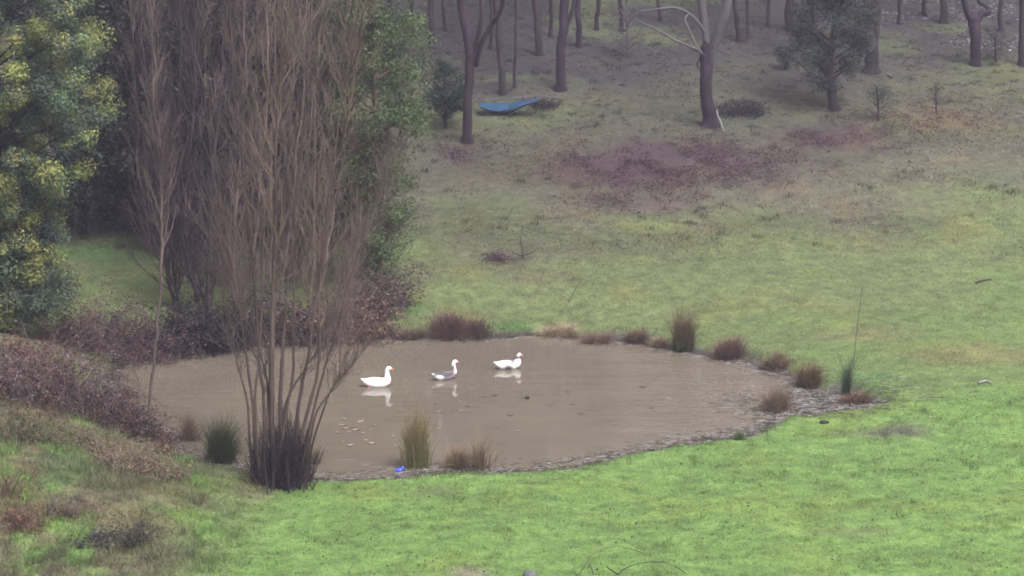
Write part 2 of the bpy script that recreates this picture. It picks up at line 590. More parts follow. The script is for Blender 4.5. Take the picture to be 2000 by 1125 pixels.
def gcol(x, y, sd=None):
    x = np.asarray(x, float); y = np.asarray(y, float)
    if sd is None:
        sd = pond_sd(x, y)
    n1 = fbm(x * 0.25, y * 0.4, 4, 11); n2 = fbm(x * 0.9, y * 1.1, 4, 12)
    yy = y - 0.36 * np.maximum(x - 1, 0) + (n1 - 0.5) * 9 + (n2 - .5) * 4

    def w(a, b):
        return ss(a, b, yy)[..., None]
    c = LUSH * (1 - w(46, 50)) + FRESH * w(46, 50)
    c = c * (1 - w(52, 60)) + PAST * w(52, 60)
    c = c * (1 - w(61.5, 66)) + BROWN * w(61.5, 66)
    c = c * (1 - w(66, 72)) + HILLG * w(66, 72)
    c = c * (1 - w(76, 84)) + LITT * w(76, 84)
    # green flush on the mid slope
    gf = (ss(0.5, 0.7, fbm(x * 0.18, y * 0.3, 3, 15)) * ss(60, 66, y) * 0.75)[..., None]
    c = c * (1 - gf) + np.array((0.064, 0.076, 0.036)) * gf
    # straw through the rough left bank
    lb = (ss(-4.5, -8.0, x) * (1 - ss(54, 58, y)))[..., None]
    k = lb * ss(0.38, 0.55, fbm(x * .8, y * .8, 3, 14))[..., None] * 0.85
    c = c * (1 - k) + DRYB * k
    k = lb * ss(0.52, 0.62, fbm(x * 1.3, y * 1.3, 3, 16))[..., None] * 0.6
    c = c * (1 - k) + np.array((.075, .052, .045)) * k
    for (cx, cy, rx, ry, colr, kk) in PATCH:
        r = np.hypot((x - cx) / rx, (y - cy) / ry) + 0.9 * (n2 - 0.5) + 0.5 * (fbm(x * 2.5, y * 2.5, 2, 19) - 0.5)
        k = (1 - ss(0.15, 1.25, r))[..., None] * kk
        c = c * (1 - k) + colr * k
    c = c * (0.58 + 0.52 * fbm(x * 1.6, y * 2.2, 4, 13) + 0.34 * fbm(x * 5, y * 6, 2, 18))[..., None]
    yel = ss(0.52, 0.72, fbm(x * 0.55, y * 0.7, 3, 17))[..., None] * 0.3
    c = c * (1 - yel) + c * np.array((1.35, 1.06, 0.8)) * yel
    s = sd + 0.45 * (fbm(x * 1.7, y * 1.7, 3, 1) - 0.5)
    mk = np.maximum(1 - ss(0.25, 0.6, s / (0.35 + 1.3 * fbm(x * .6, y * .6, 2, 27))), mud_mask(x, y) * 0.95 * ss(.36, .46, fbm(x * 1.6, y * 2.2, 3, 21) + .06))[..., None]
    c = c * (1 - mk) + MUD * (0.7 + 0.6 * n2)[..., None] * mk
    return c, mk[..., 0]


def build_ground():
    xs = np.concatenate([np.linspace(-300, -45, 16)[:-1], np.linspace(-45, -22, 24)[:-1], np.arange(-22, 26, 0.14), np.linspace(26, 45, 20), np.linspace(45, 300, 16)[1:]])
    ys = np.concatenate([np.linspace(-80, 0, 10)[:-1], np.linspace(0, 36, 28)[:-1], np.arange(36, 62, 0.14), np.arange(62, 118, 0.3), np.linspace(118, 160, 30), np.linspace(160, 330, 16)[1:]])
    X, Y = np.meshgrid(xs, ys)
    sd = pond_sd(X, Y)
    Z = zt(X, Y, sd)
    C, wet = gcol(X, Y, sd)
    nx, ny = len(xs), len(ys)
    idx = np.arange(nx * ny).reshape(ny, nx)
    F = np.stack([idx[:-1, :-1], idx[:-1, 1:], idx[1:, 1:], idx[1:, :-1]], -1).reshape(-1, 4)
    o = MB().add(np.stack([X, Y, Z], -1).reshape(-1, 3), F, C.reshape(-1, 3)).build('ground', M['ground'])
    a = o.data.attributes.new('wet', 'FLOAT', 'POINT')
    a.data.foreach_set('value', wet.ravel().astype(np.float32))
    tag(o, 'grassy pasture falling from the wooded hillside to the pond', kind='structure')


build_ground()

# water sheet: reaches under the banks, the ground dips below it inside the pond
x0, y0 = POND.min(0) - 2.5; x1, y1 = POND.max(0) + np.array([4.5, 0.7])
wx = np.linspace(x0, x1, 40); wy = np.linspace(y0, y1, 30)
X, Y = np.meshgrid(wx, wy)
keep = pond_sd(X, Y)
idx = np.arange(X.size).reshape(X.shape)
F = np.stack([idx[:-1, :-1], idx[:-1, 1:], idx[1:, 1:], idx[1:, :-1]], -1).reshape(-1, 4)
kf = (keep.ravel()[F] < 1.6).any(1) | (mud_mask(X, Y).ravel()[F] > 0.02).any(1)
F = F[kf]
o = MB().add(np.stack([X, Y, np.zeros_like(X)], -1).reshape(-1, 3), F).build('water', M['water'])
tag(o, 'still muddy brown pond water', kind='structure')

# haze
def build_haze():
    x0, x1, y0, y1, z0, z1 = -320, 320, -100, 350, -3, 70
    V = [(x, y, z) for z in (z0, z1) for y in (y0, y1) for x in (x0, x1)]
    F = [(0, 2, 3, 1), (4, 5, 7, 6), (0, 1, 5, 4), (2, 6, 7, 3), (0, 4, 6, 2), (1, 3, 7, 5)]
    m, n, l, out = new_mat('damp_air')
    v = n.new('ShaderNodeVolumePrincipled')
    v.inputs['Color'].default_value = (0.76, 0.68, 1.0, 1)
    v.inputs['Density'].default_value = 0.00068
    v.inputs['Anisotropy'].default_value = 0.2
    l.new(v.outputs[0], out.inputs['Volume'])
    o = MB().add(V, F).build('haze', m, smooth=False)
    tag(o, 'thin damp haze over the whole valley', kind='stuff')


build_haze()

# ------------------------------------------------------------------ grass (nobody could count it)
def scatter(n, x0, x1, y0, y1, spread, dens=None):
    """tufty scatter of n points on the ground outside water and mud"""
    k = max(1, int(n / 8))
    cx = RNG.uniform(x0, x1, k); cy = RNG.uniform(y0, y1, k)
    # inside the field of view with a margin
    ok = np.abs(cx) < cy * 0.25 * 1.12 + 1.0
    cx, cy = cx[ok], cy[ok]
    j = RNG.integers(0, len(cx), n)
    x = cx[j] + RNG.normal(0, spread, n); y = cy[j] + RNG.normal(0, spread, n)
    sd = pond_sd(x, y)
    c, wet = gcol(x, y, sd)
    keep = (sd > 0.25) & (wet < RNG.uniform(0.0, 0.75, n))
    x, y, c, sd = x[keep], y[keep], c[keep], sd[keep]
    return np.stack([x, y, zt(x, y, sd) - 0.01], -1), c


def build_grass():
    P, c = scatter(360000, -13, 14, 35.5, 50, 0.10)
    n = len(P)
    hfac = 0.45 + 1.0 * fbm(P[:, 0] * 1.2, P[:, 1] * 1.2, 3, 23) + 1.3 * ss(.58, .75, fbm(P[:, 0] * 4, P[:, 1] * 4, 2, 25))
    rough = ss(-4.5, -7.5, P[:, 0]) * (1 - ss(54, 57, P[:, 1]))
    h = RNG.uniform(0.03, 0.065, n) * hfac * (1 + 2.2 * rough)
    V, F, C = blades(P, h, RNG.uniform(0.008, 0.016, n), RNG.uniform(0.4, 1.45, n), jitcol(c, n, 0.34, 0.10))
    tag(MB().add(V, F, C).build('lawn_grass', M['grass'], smooth=False), 'short bright green grass on the near bank', kind='stuff')
    P, c = scatter(300000, -18, 19, 49, 68, 0.14)
    n = len(P)
    h = RNG.uniform(0.035, 0.085, n)
    V, F, C = blades(P, h, RNG.uniform(0.012, 0.022, n), RNG.uniform(0.5, 1.45, n), jitcol(c, n, 0.2, 0.06))
    tag(MB().add(V, F, C).build('pasture_grass', M['grass'], smooth=False), 'grazed grass on the lower slope beyond the pond', kind='stuff')
    P, c = scatter(260000, -27, 28, 64, 108, 0.22)
    n = len(P)
    tall = fbm(P[:, 0] * 0.5, P[:, 1] * 0.7, 3, 24)
    h = RNG.uniform(0.05, 0.12, n) * (0.6 + 0.9 * ss(0.4, 0.7, tall))
    V, F, C = blades(P, h, RNG.uniform(0.02, 0.045, n), RNG.uniform(0.7, 1.5, n), jitcol(c, n, 0.2, 0.06))
    k = 900
    ty = RNG.uniform(63, 100, k); tx = RNG.uniform(-.27, .27, k) * ty
    keep = fbm(tx * .45, ty * .6, 3, 63) > .47
    tx, ty = tx[keep], ty[keep]; k = len(tx)
    pb = 46
    x = np.repeat(tx, pb) + RNG.normal(0, .11, k * pb); y = np.repeat(ty, pb) + RNG.normal(0, .1, k * pb)
    cc = gcol(x, y)[0] * np.repeat(RNG.uniform(.55, 1.25, (k, 1)), pb, 0)
    P2 = np.stack([x, y, zt(x, y) - .02], -1)
    V2, F2, C2 = blades(P2, np.repeat(RNG.uniform(.10, .3, k), pb) * RNG.uniform(.5, 1, k * pb), .018, np.abs(RNG.normal(0, .6, k * pb)), jitcol(cc, k * pb, .2, .06))
    mbh = MB().add(V, F, C).add(V2, F2, C2)
    tag(mbh.build('hillside_grass', M['grass'], smooth=False), 'rank winter grass and bracken litter on the hillside', kind='stuff')


build_grass()


def build_litter():
    # pale bark and dead leaves under the gums at the top right
    c = g(1880, 55)
    n = 9000
    x = c[0] + RNG.normal(0, 3.2, n); y = c[1] + RNG.normal(0, 6.0, n)
    cl = fbm(x * 0.9, y * 0.9, 3, 31)
    k = (cl > 0.48) & (x > c[0] - 4.0) & (y > c[1] - 3.5)
    x, y = x[k], y[k]
    P = np.stack([x, y, zt(x, y) + 0.03], -1)
    V, F, C = leaves(P, RNG.uniform(0.08, 0.22, len(P)), jitcol((0.15, 0.14, 0.155), len(P), .5, .05), 0.3, 0.8)
    tag(MB().add(V, F, C).build('bark_litter', M['dry'], smooth=False), 'pale bark and leaf litter under the gums at the hilltop', kind='stuff')
    n = 2600
    y = RNG.uniform(76, 104, n); x = RNG.uniform(-.27, .27, n) * y
    z = zt(x, y) + .03
    a = RNG.normal(0, .6, n); L = RNG.uniform(.05, .22, n) * np.where(RNG.random(n) < .03, 2.5, 1)
    d = np.stack([np.cos(a), np.sin(a), np.zeros(n)], -1) * L[:, None]
    Cn = np.stack([np.stack([x, y, z], -1) - d, np.stack([x, y, z + .04], -1), np.stack([x, y, z], -1) + d], 1)
    Cn[:, 0, 2] = zt(Cn[:, 0, 0], Cn[:, 0, 1]) + .02; Cn[:, 2, 2] = zt(Cn[:, 2, 0], Cn[:, 2, 1]) + .02
    V, F = tubes(Cn, np.tile(np.array([[.010, .014, .006]]), (n, 1)), 4)
    pal = np.array([(.10, .088, .095), (.03, .022, .026), (.055, .042, .048)])[RNG.choice(3, n, p=[.2, .45, .35])]
    tag(MB().add(V, F, np.repeat(pal, 12, 0)).build('fallen_twigs', M['dry'], smooth=False), 'fallen twigs and bark strips over the floor of the wood', kind='stuff')
    mb = MB()
    for (px, py, wx, wy, k_) in ((1230, 330, 190, 55, 13000), (1350, 300, 240, 30, 8000), (1620, 265, 190, 32, 8000), (905, 300, 60, 20, 1400), (975, 506, 30, 10, 500), (1250, 400, 150, 22, 2500), (1480, 330, 150, 30, 2200), (1850, 240, 140, 36, 2200)):
        c0 = g(px, py); s0 = ppm(c0); dy = abs(g(px, py - wy)[1] - c0[1])
        x = c0[0] + RNG.normal(0, .55, k_) * wx / s0; y = c0[1] + RNG.normal(0, .55, k_) * dy
        dn = fbm(x * .9, y * .7, 3, 71) + .35 * (fbm(x * 3, y * 3, 2, 72) - .5)
        kk = dn > .36 + RNG.random(len(dn)) * .3
        x, y, dn = x[kk], y[kk], dn[kk]
        P = np.stack([x, y, zt(x, y) + RNG.random(len(x)) * .18 * (dn - .3).clip(0, 1) * 3], -1)
        pal = np.array([(.070, .043, .048), (.060, .038, .044), (.085, .056, .055)])[RNG.choice(3, len(x))]
        if px == 1850: pal = np.array([(.10, .07, .04), (.075, .055, .035), (.06, .042, .034)])[RNG.choice(3, len(x))]
        V, F, C = leaves(P, RNG.uniform(.05, .12, len(x)), jitcol(pal, len(x), .2, .06), .35, .8)
        mb.add(V, F, C)
    tag(mb.build('dead_bracken_patches', M['dry'], smooth=False), 'low purple-brown dead bracken in ragged patches on the hillside', kind='stuff')
    # washed-up twigs, reed bits and dead leaves; palest ones paint wet mud's sheen
    mb = MB()
    n = 5200
    i = RNG.integers(0, len(POND), n); f = RNG.random(n)[:, None]
    q = POND[i] * (1 - f) + POND[(i + 1) % len(POND)] * f
    q = q + RNG.normal(0, 0.3, (n, 2))
    near = (q[:, 1] < 48.5) | (q[:, 0] > 6) | (RNG.random(n) < 0.3)
    q = q[near]
    mm = MUDC + RNG.normal(0, 1, (1800, 2)) * np.array([1.1, 0.8])
    q = np.vstack([q, mm])
    z = np.maximum(zt(q[:, 0], q[:, 1]), 0.0) + 0.008
    P = np.c_[q, z]
    a = RNG.normal(0, 0.5, len(P)) + (RNG.random(len(P)) < .5) * math.pi
    L = RNG.uniform(0.02, 0.12, len(P)) * np.where(RNG.random(len(P)) < .06, 2.5, 1)
    d = np.stack([np.cos(a), np.sin(a), np.zeros(len(P))], -1)
    Cn = np.stack([P - d * L[:, None], P + np.array([0, 0, .012]), P + d * L[:, None]], 1)
    V, F = tubes(Cn, np.tile(np.array([[.004, .006, .003]]), (len(P), 1)), 3)
    pal = np.array([(.26, .245, .245), (.05, .04, .036), (.11, .088, .07), (.035, .028, .026)])[RNG.choice(4, len(P), p=[.4, .22, .22, .16])]  # first, palest colour stands in for the shine on wet mud
    mb.add(V, F, np.repeat(pal, 9, 0))
    tag(mb.build('debris_and_sheen', M['dry'], smooth=False), 'washed up twigs and reed bits along the pond edge, the palest painting wet sheen', kind='stuff')
    # clover and weed leaves dotted through the lawn
    n = 2800
    y = RNG.uniform(37, 52, n); x = RNG.uniform(-1, 1, n) * y * 0.27
    sd = pond_sd(x, y)
    k = (sd > 0.6) & (fbm(x * .9, y * .9, 3, 33) > .5)
    x, y = x[k], y[k]
    P = np.stack([x, y, zt(x, y) + .03], -1)
    pal = np.array([(.03, .07, .02), (.16, .15, .10), (.05, .04, .03), (.10, .16, .03)])[RNG.choice(4, len(P), p=[.45, .15, .2, .2])]
    V, F, C = leaves(P, RNG.uniform(.03, .075, len(P)), jitcol(pal, len(P), .2), .6, .7)
    tag(MB().add(V, F, C).build('lawn_weeds', M['leaf'], smooth=False), 'dark weeds and fallen leaves dotted through the lawn', kind='stuff')


build_litter()


def build_fringe():
    # longer grass leaning over the water's edge, between the rush clumps
    n = 30000
    i = RNG.integers(0, len(POND), n); f = RNG.random(n)[:, None]
    q = POND[i] * (1 - f) + POND[(i + 1) % len(POND)] * f + RNG.normal(0, .5, (n, 2))
    sd = pond_sd(q[:, 0], q[:, 1])
    pl = fbm(q[:, 0] * 1.1, q[:, 1] * 1.1, 3, 81)
    k = (sd > .12) & (sd < 1.1) & (pl > .44) & (mud_mask(q[:, 0], q[:, 1]) < .5) & (RNG.random(n) < np.where(q[:, 1] > 50, 1, .55))
    q, sd, pl = q[k], sd[k], pl[k]
    n = len(q)
    far = (q[:, 1] > 50)[:, None]
    pal = np.where(far, np.array([(.13, .10, .06), (.10, .07, .05), (.075, .085, .035)])[RNG.integers(0, 3, n)], np.array([(.07, .12, .035), (.10, .10, .05), (.06, .085, .03)])[RNG.integers(0, 3, n)])
    P = np.c_[q, zt(q[:, 0], q[:, 1], sd) - .01]
    V, F, C = blades(P, RNG.uniform(.06, .2, n) * (.5 + 1.6 * (pl - .4)), .014, np.abs(RNG.normal(.2, .6, n)), jitcol(pal, n, .25, .07))
    tag(MB().add(V, F, C).build('bank_grass', M['grass'], smooth=False), 'longer straw and green grass along the pond banks', kind='stuff')


build_fringe()

# ------------------------------------------------------------------ trees
def pxline(pts, Y, K=12, dy=0.0):
    """world centre line and radii from (px, py, width px) in a plane at distance Y, drifting dy"""
    P, W = [], []
    for k, (px, py, w) in enumerate(pts):
        q = at_y(px, py, Y + dy * k / max(1, len(pts) - 1))
        P.append(q); W.append(w * 0.5 / ppm(q))
    C = resample(P, K)
    R = np.interp(np.linspace(0, len(P) - 1, K), np.arange(len(P)), W)
    return C, R


def trunk_mesh(C, R, S=9, flare=True):
    C = C.copy(); R = R.copy()
    if flare:
        R[0] *= 1.45
        C = np.vstack([C[0] - np.array([0, 0, 0.5]), C]); R = np.r_[R[0] * 1.15, R]
    return tubes(C, R, S)


def foliage_clumps(centers, rad, per, size, col, asp=0.35, j=0.22, cj=0.18, flat=0.2):
    n = len(centers)
    cc = jitcol(col, n, cj, 0.05)
    off = RNG.normal(size=(n, per, 3)); off = off / np.linalg.norm(off, axis=-1, keepdims=True) * RNG.random((n, per, 1)) ** 0.45
    rr = np.broadcast_to(np.asarray(rad), (n,))[:, None, None]
    P = (centers[:, None] + off * rr * np.array([1, 1, 0.8])).reshape(-1, 3)
    C = jitcol(np.repeat(cc, per, 0), n * per, j, 0.05)
    nr = norm(off.reshape(-1, 3) + np.array([0, 0, .35]))
    return leaves(P, RNG.uniform(0.7, 1.3, len(P)) * size, C, asp, flat, nrm=nr)


def gum(label, base, Y0=None, limbs=(), top=16.0, bark='bark_gum', crown=True, col=(0.040, 0.052, 0.034), w=None, name='gum_tree', Kc=26, extra=None, group=None, lean=0.0):
    """hill tree: base (px, py, width), trunk points above it; grows on past the frame to a crown"""
    px, py, wd = base[0]
    b = g(px, py)
    root = empty(name, b)
    tag(root, label, 'tree', group)
    Y = b[1]
    pts = list(base)
    C, R = pxline(pts, Y, 4 * len(pts))
    C[0] = b
    topz = b[2] + top
    if C[-1][2] < topz - 3 and top > 0:
        d = norm((C[-1] - C[-3])[None])[0]; d = norm((d + np.array([0, 0, .6]))[None])[0]
        q = C[-1] + d * (topz - C[-1][2]) * 0.5 + RNG.normal(0, .3, 3)
        q2 = np.array([q[0] + RNG.normal(0, .6), q[1] + RNG.normal(0, .6), topz])
        ext = resample([C[-1], q, q2], 8)[1:]
        R = np.r_[R, R[-1] * np.linspace(.95, .25, 7)]
        C = np.vstack([C, ext])
    C[1:] = wiggle(C, .05)[1:]; R = R * (1 + RNG.normal(0, .025, len(R)))
    V, F = trunk_mesh(C, R)
    MB().add(V, F).build('trunk', M[bark], root)
    tips = [C[-1]]
    for lb in limbs:
        pts, lbark, ext = lb
        Cl, Rl = pxline(pts, Y, 4 * len(pts), RNG.uniform(-.8, .8))
        if ext:
            d = norm((Cl[-1] - Cl[-3])[None])[0]
            q = Cl[-1] + norm((d + np.array([0, 0, .5]))[None])[0] * ext
            e = resample([Cl[-1], (Cl[-1] + q) / 2 + RNG.normal(0, .2, 3), q], 6)[1:]
            Cl = np.vstack([Cl, e]); Rl = np.r_[Rl, Rl[-1] * np.linspace(.9, .3, 5)]
            tips.append(q)
        V, F = tubes(Cl, Rl, 7)
        MB().add(V, F).build('limb', M[lbark], root)
    if crown:
        # branches and leaf clumps carried above the frame
        A = C[None, -6:]; RA = R[None, -6:]
        Cb, Rb = spawn(A, RA, 9, .05, .95, (.5, 1.1), (1.8, 3.6), .35, 6, .5, .02)
        V, F = tubes(Cb, Rb, 5)
        MB().add(V, F).build('branches', M[bark], root, kind='stuff')
        cen = np.vstack([Cb[:, -1], Cb[:, 3], Cb[:, 4] + RNG.normal(0, .4, Cb[:, 4].shape), np.array(tips)])
        V, F, Cc = foliage_clumps(cen, .9, 60, .20, col, .3)
        MB().add(V, F, Cc).build('crown', M['leaf'], root, smooth=False, kind='stuff')
    return root


HILL = 'gum trees of the wood at the top of the hill'
gum('tall pinkish gum rising through the dark bush left of the blue tarp',
    [(912, 278, 20), (915, 200, 18), (920, 120, 18), (912, 50, 20), (900, -20, 18)],
    limbs=[([(930, 130, 9), (938, 90, 10), (958, 50, 10), (978, 20, 9), (985, -20, 8)], 'bark_gum', 5),
           ([(922, 110, 10), (940, 40, 9), (938, -20, 8)], 'bark_gum', 4)], group=HILL)
gum('thin dark gum just behind the blue tarp', [(982, 184, 15), (978, 120, 13), (975, 60, 12), (970, -20, 12)], bark='bark_dark', group=HILL)
gum('very thin stem right of the thin dark gum behind the tarp', [(1005, 172, 6), (1003, 100, 6), (1006, 20, 5), (1004, -20, 5)], top=11, bark='bark_gum', group=HILL)
gum('straight dark gum up the slope between the tarp and its pole end', [(1054, 108, 15), (1052, 50, 14), (1045, -20, 14)], bark='bark_dark', group=HILL)
gum('pale streaked gum standing over the right end of the tarp pole', [(1095, 176, 20), (1097, 110, 18), (1100, 50, 19), (1104, -20, 18)],
    limbs=[([(1103, 60, 8), (1118, 20, 8), (1124, -20, 7)], 'bark_gum', 4)], group=HILL)
gum('slim gum behind the pale streaked gum', [(1131, 92, 12), (1130, 40, 11), (1127, -20, 11)], group=HILL)
gum('dark gum at the wood edge behind the green leafy tree', [(846, 84, 12), (843, 40, 11), (840, -20, 10)], bark='bark_dark', group=HILL)
gum('faint gum farthest up the slope beside the leafy tree', [(806, 72, 11), (800, 30, 10), (797, -20, 9)], group=HILL)
gum('narrow gum seen above the green leafy tree', [(770, 60, 10), (766, 20, 9), (760, -20, 9)], bark='bark_gum', group=HILL)
gum('big forked gum standing alone with pale grey limbs and a bare low branch',
    [(1388, 245, 33), (1386, 200, 25), (1385, 150, 25), (1386, 105, 27), (1388, 85, 24)],
    limbs=[([(1384, 100, 18), (1378, 60, 18), (1372, 20, 17), (1366, -30, 15)], 'bark_grey', 8),
           ([(1390, 100, 20), (1402, 65, 20), (1415, 25, 21), (1424, -30, 19)], 'bark_grey', 8),
           ([(1377, 62, 8), (1362, 42, 7), (1345, 26, 6), (1322, 16, 5), (1300, 16, 5), (1252, 22, 3)], 'bark_grey', 0),
           ([(1374, 102, 6), (1350, 92, 5), (1318, 78, 4.5), (1290, 62, 4), (1240, 38, 3)], 'bark_grey', 0),
           ([(1345, 27, 4), (1338, 38, 4), (1346, 58, 3.5), (1360, 88, 3), (1372, 105, 3)], 'bark_grey', 0),
           ([(1374, 112, 3), (1364, 118, 3), (1362, 128, 3), (1366, 136, 2)], 'bark_grey', 0)],
    top=0, crown=False, group=HILL)
gum('pair of young reddish gums right of the big forked gum', [(1443, 80, 11), (1441, 40, 10), (1438, -20, 9)],
    limbs=[([(1446, 82, 9), (1459, 74, 6), (1460, 40, 6), (1458, -20, 6)], 'bark_gum', 3)], top=10, group=HILL)
gum('dark straight gum with a dark shrub below its foot', [(1542, 58, 18), (1543, 20, 17), (1545, -20, 16)], bark='bark_dark', group=HILL)
gum('thick dark double gum right of the feathery she-oak', [(1703, 142, 30), (1702, 90, 26), (1698, 40, 20), (1692, -20, 18)], bark='bark_dark',
    limbs=[([(1706, 95, 16), (1712, 40, 15), (1715, -20, 14)], 'bark_dark', 6)], group=HILL)
gum('far gum standing in the pale bark litter', [(1843, 44, 17), (1842, 10, 15), (1840, -20, 14)], bark='bark_dark', group=HILL)
gum('gum with a crooked burl and forked top on the right of the litter', [(1905, 128, 20), (1908, 80, 22), (1904, 42, 25), (1896, 25, 16)],
    limbs=[([(1901, 45, 15), (1888, 20, 14), (1880, -20, 12)], 'bark_gum', 6),
           ([(1908, 45, 13), (1916, 28, 15), (1930, 24, 13), (1928, 14, 9), (1912, 2, 8), (1906, -25, 7)], 'bark_gum', 3)], top=0, crown=False, bark='bark_gum', group=HILL)
gum('dark gum cut by the right edge of the photo', [(1998, 128, 18), (1997, 60, 16), (1996, -20, 15)], bark='bark_dark', group=HILL)
gum('thin gum high on the slope left of the forked gum', [(1215, 62, 9), (1213, 20, 8), (1210, -20, 8)], top=10, group=HILL)


for (px_, py_, w_, dx_, lab_) in (
        (958, 96, 8, 3, 'thin stem between the pinkish gum and the thin dark gum'), (1075, 72, 8, -4, 'slender stem left of the pale streaked gum'),
        (1165, 58, 9, 4, 'lone stem between the slim gum and the thin high gum'), (1290, 40, 7, -5, 'faint stem above the forked gum\'s bare low branch'),
        (1500, 52, 8, 3, 'dim stem left of the dark straight gum'), (1590, 70, 9, -4, 'dim stem left of the she-oak'),
        (1755, 48, 8, 4, 'dim stem at the left edge of the pale litter'), (1805, 30, 9, -3, 'dim stem in the middle of the pale litter'),
        (1955, 60, 10, 4, 'dim stem between the crooked gum and the edge gum'), (870, 60, 8, -3, 'faint stem left of the tall pinkish gum')):
    gum(lab_, [(px_, py_, w_), (px_ + dx_ * .4, py_ - 45, w_ * .9), (px_ + dx_, py_ - 110, w_ * .8)], top=11, bark=('bark_dark', 'bark_gum')[px_ % 2], group=HILL)


def feather_tree(label, base_pts, R_at, crown_z, n, bark, col, name, size=.12, rad=.38, per=70, stems=1, group=None, mat='leaf', asp=.3, axis=None):
    """leafy tree whose crown is a cloud of leaf clumps around its stem; R_at: [(height, radius)]"""
    px, py, w = base_pts[0]
    b = g(px, py)
    root = empty(name, b)
    tag(root, label, 'tree', group)
    C, R = pxline(base_pts, b[1], 4 * len(base_pts))
    C[0] = b
    V, F = trunk_mesh(C, R, 8)
    MB().add(V, F).build('trunk', M[bark], root)
    hs_ = np.array([a for a, _ in R_at]); rs = np.array([r for _, r in R_at])
    h = RNG.uniform(hs_[0], hs_[-1], n * 3)
    Rm = np.interp(h, hs_, rs)
    k = RNG.random(n * 3) < (Rm / rs.max()) ** 1.2
    h, Rm = h[k][:n], Rm[k][:n]
    a = RNG.uniform(0, 2 * math.pi, len(h)); rr = Rm * RNG.random(len(h)) ** 0.38
    ax = np.stack([np.interp(b[2] + h, C[:, 2], C[:, 0]), np.interp(b[2] + h, C[:, 2], C[:, 1])], -1)
    lump = 0.75 + 0.5 * fbm(a * 1.3, h * 1.1, 2, 41)
    cen = np.stack([ax[:, 0] + np.cos(a) * rr * lump, ax[:, 1] + np.sin(a) * rr * lump, b[2] + h], -1)
    # branches from the stem to a share of the clumps
    m_ = min(70, len(cen))
    tgt = cen[:m_]
    zst = np.maximum(tgt[:, 2] - np.hypot(tgt[:, 0] - ax[:m_, 0], tgt[:, 1] - ax[:m_, 1]) * .7, b[2] + hs_[0] * .6)
    st = np.stack([np.interp(zst, C[:, 2], C[:, 0]), np.interp(zst, C[:, 2], C[:, 1]), zst], -1)
    s = np.linspace(0, 1, 6)[None, :, None]
    Cb = st[:, None] * (1 - s) + tgt[:, None] * s + np.array([0, 0, -.25]) * (s * (1 - s)) + RNG.normal(0, .05, (m_, 6, 3)) * s
    V, F = tubes(Cb, np.tile(np.linspace(.045, .012, 6), (m_, 1)) * min(1, R_at[-1][0] / 6 + .08), 5)
    MB().add(V, F).build('branches', M[bark], root, kind='stuff')
    V, F, Cc = foliage_clumps(cen, rad * RNG.uniform(.6, 1.25, len(cen)), per, size, col, asp)
    MB().add(V, F, Cc).build('crown', M[mat], root, smooth=False, kind='stuff')
    return root, cen


# mid-distance leafy trees
feather_tree('green leafy tree with bright fresh leaves behind the bare willows',
             [(742, 575, 14), (736, 420, 12), (735, 250, 10), (728, 60, 8), (722, -120, 5)],
             [(1.0, .6), (2.2, 1.05), (3.0, .9), (4.2, 1.1), (5.6, 1.75), (7.2, 1.7), (8.6, 1.5), (10, 1.2), (11.5, .5)], None, 230, 'bark_pale',
             (0.066, 0.094, 0.038), 'leafy_tree', .10, .55, 190, asp=.4)
feather_tree('small round dark green bush tree beside the tall pinkish gum',
             [(870, 250, 6), (868, 210, 6), (868, 180, 5), (868, 150, 4)], [(.55, .5), (.9, .95), (1.5, 1.1), (2.1, .8), (2.5, .3)], None, 60, 'bark_dark',
             (0.018, 0.036, 0.022), 'bush_tree', .09, .3, 120, asp=.4)
feather_tree('drooping grey-green she-oak on the slope right of the forked gum',
             [(1630, 215, 20), (1620, 150, 16), (1625, 90, 14), (1635, 20, 12), (1640, -60, 8), (1645, -130, 5)],
             [(.9, .6), (1.6, 1.3), (3.2, 1.6), (4.5, 1.35), (6, 1.2), (7.2, .5)], None, 150, 'bark_dark',
             (0.030, 0.040, 0.034), 'she_oak', .18, .55, 120, asp=.2)
feather_tree('dark upright shrub below the straight dark gum', [(1534, 135, 4), (1534, 110, 4), (1535, 95, 3)], [(.1, .3), (.6, .45), (1.0, .25)], None, 22, 'bark_dark',
             (0.022, 0.034, 0.024), 'dark_shrub', .09, .22, 80)
feather_tree('dim green sapling at the she-oak\'s right foot', [(1716, 235, 4), (1715, 200, 4), (1712, 170, 3)], [(.15, .5), (.8, .7), (1.4, .4)], None, 26, 'bark_dark',
             (0.032, 0.044, 0.034), 'sapling', .09, .36, 45, asp=.22)
feather_tree('small leafy sapling in tan grass below the pale litter', [(1829, 222, 3), (1828, 190, 3), (1828, 165, 2)], [(.35, .25), (.8, .45), (1.3, .3)], None, 16, 'bark_dark',
             (0.044, 0.052, 0.042), 'sapling', .08, .26, 26, asp=.22)
feather_tree('ghostly grey bare shrub left of the forked gum', [(1228, 112, 4), (1226, 80, 3.5), (1224, 40, 3), (1222, 0, 2)], [(.3, .4), (1.0, .9), (1.8, .9), (2.6, .4)], None, 40, 'bark_grey',
             (0.060, 0.058, 0.066), 'bare_shrub', .16, .34, 40, asp=.07)
feather_tree('dim grey shrub under the crooked gum', [(1945, 120, 4), (1944, 90, 3), (1946, 60, 2)], [(.2, .4), (.8, .7), (1.5, .4)], None, 26, 'bark_dark',
             (0.040, 0.040, 0.044), 'bare_shrub', .14, .3, 40, asp=.1)
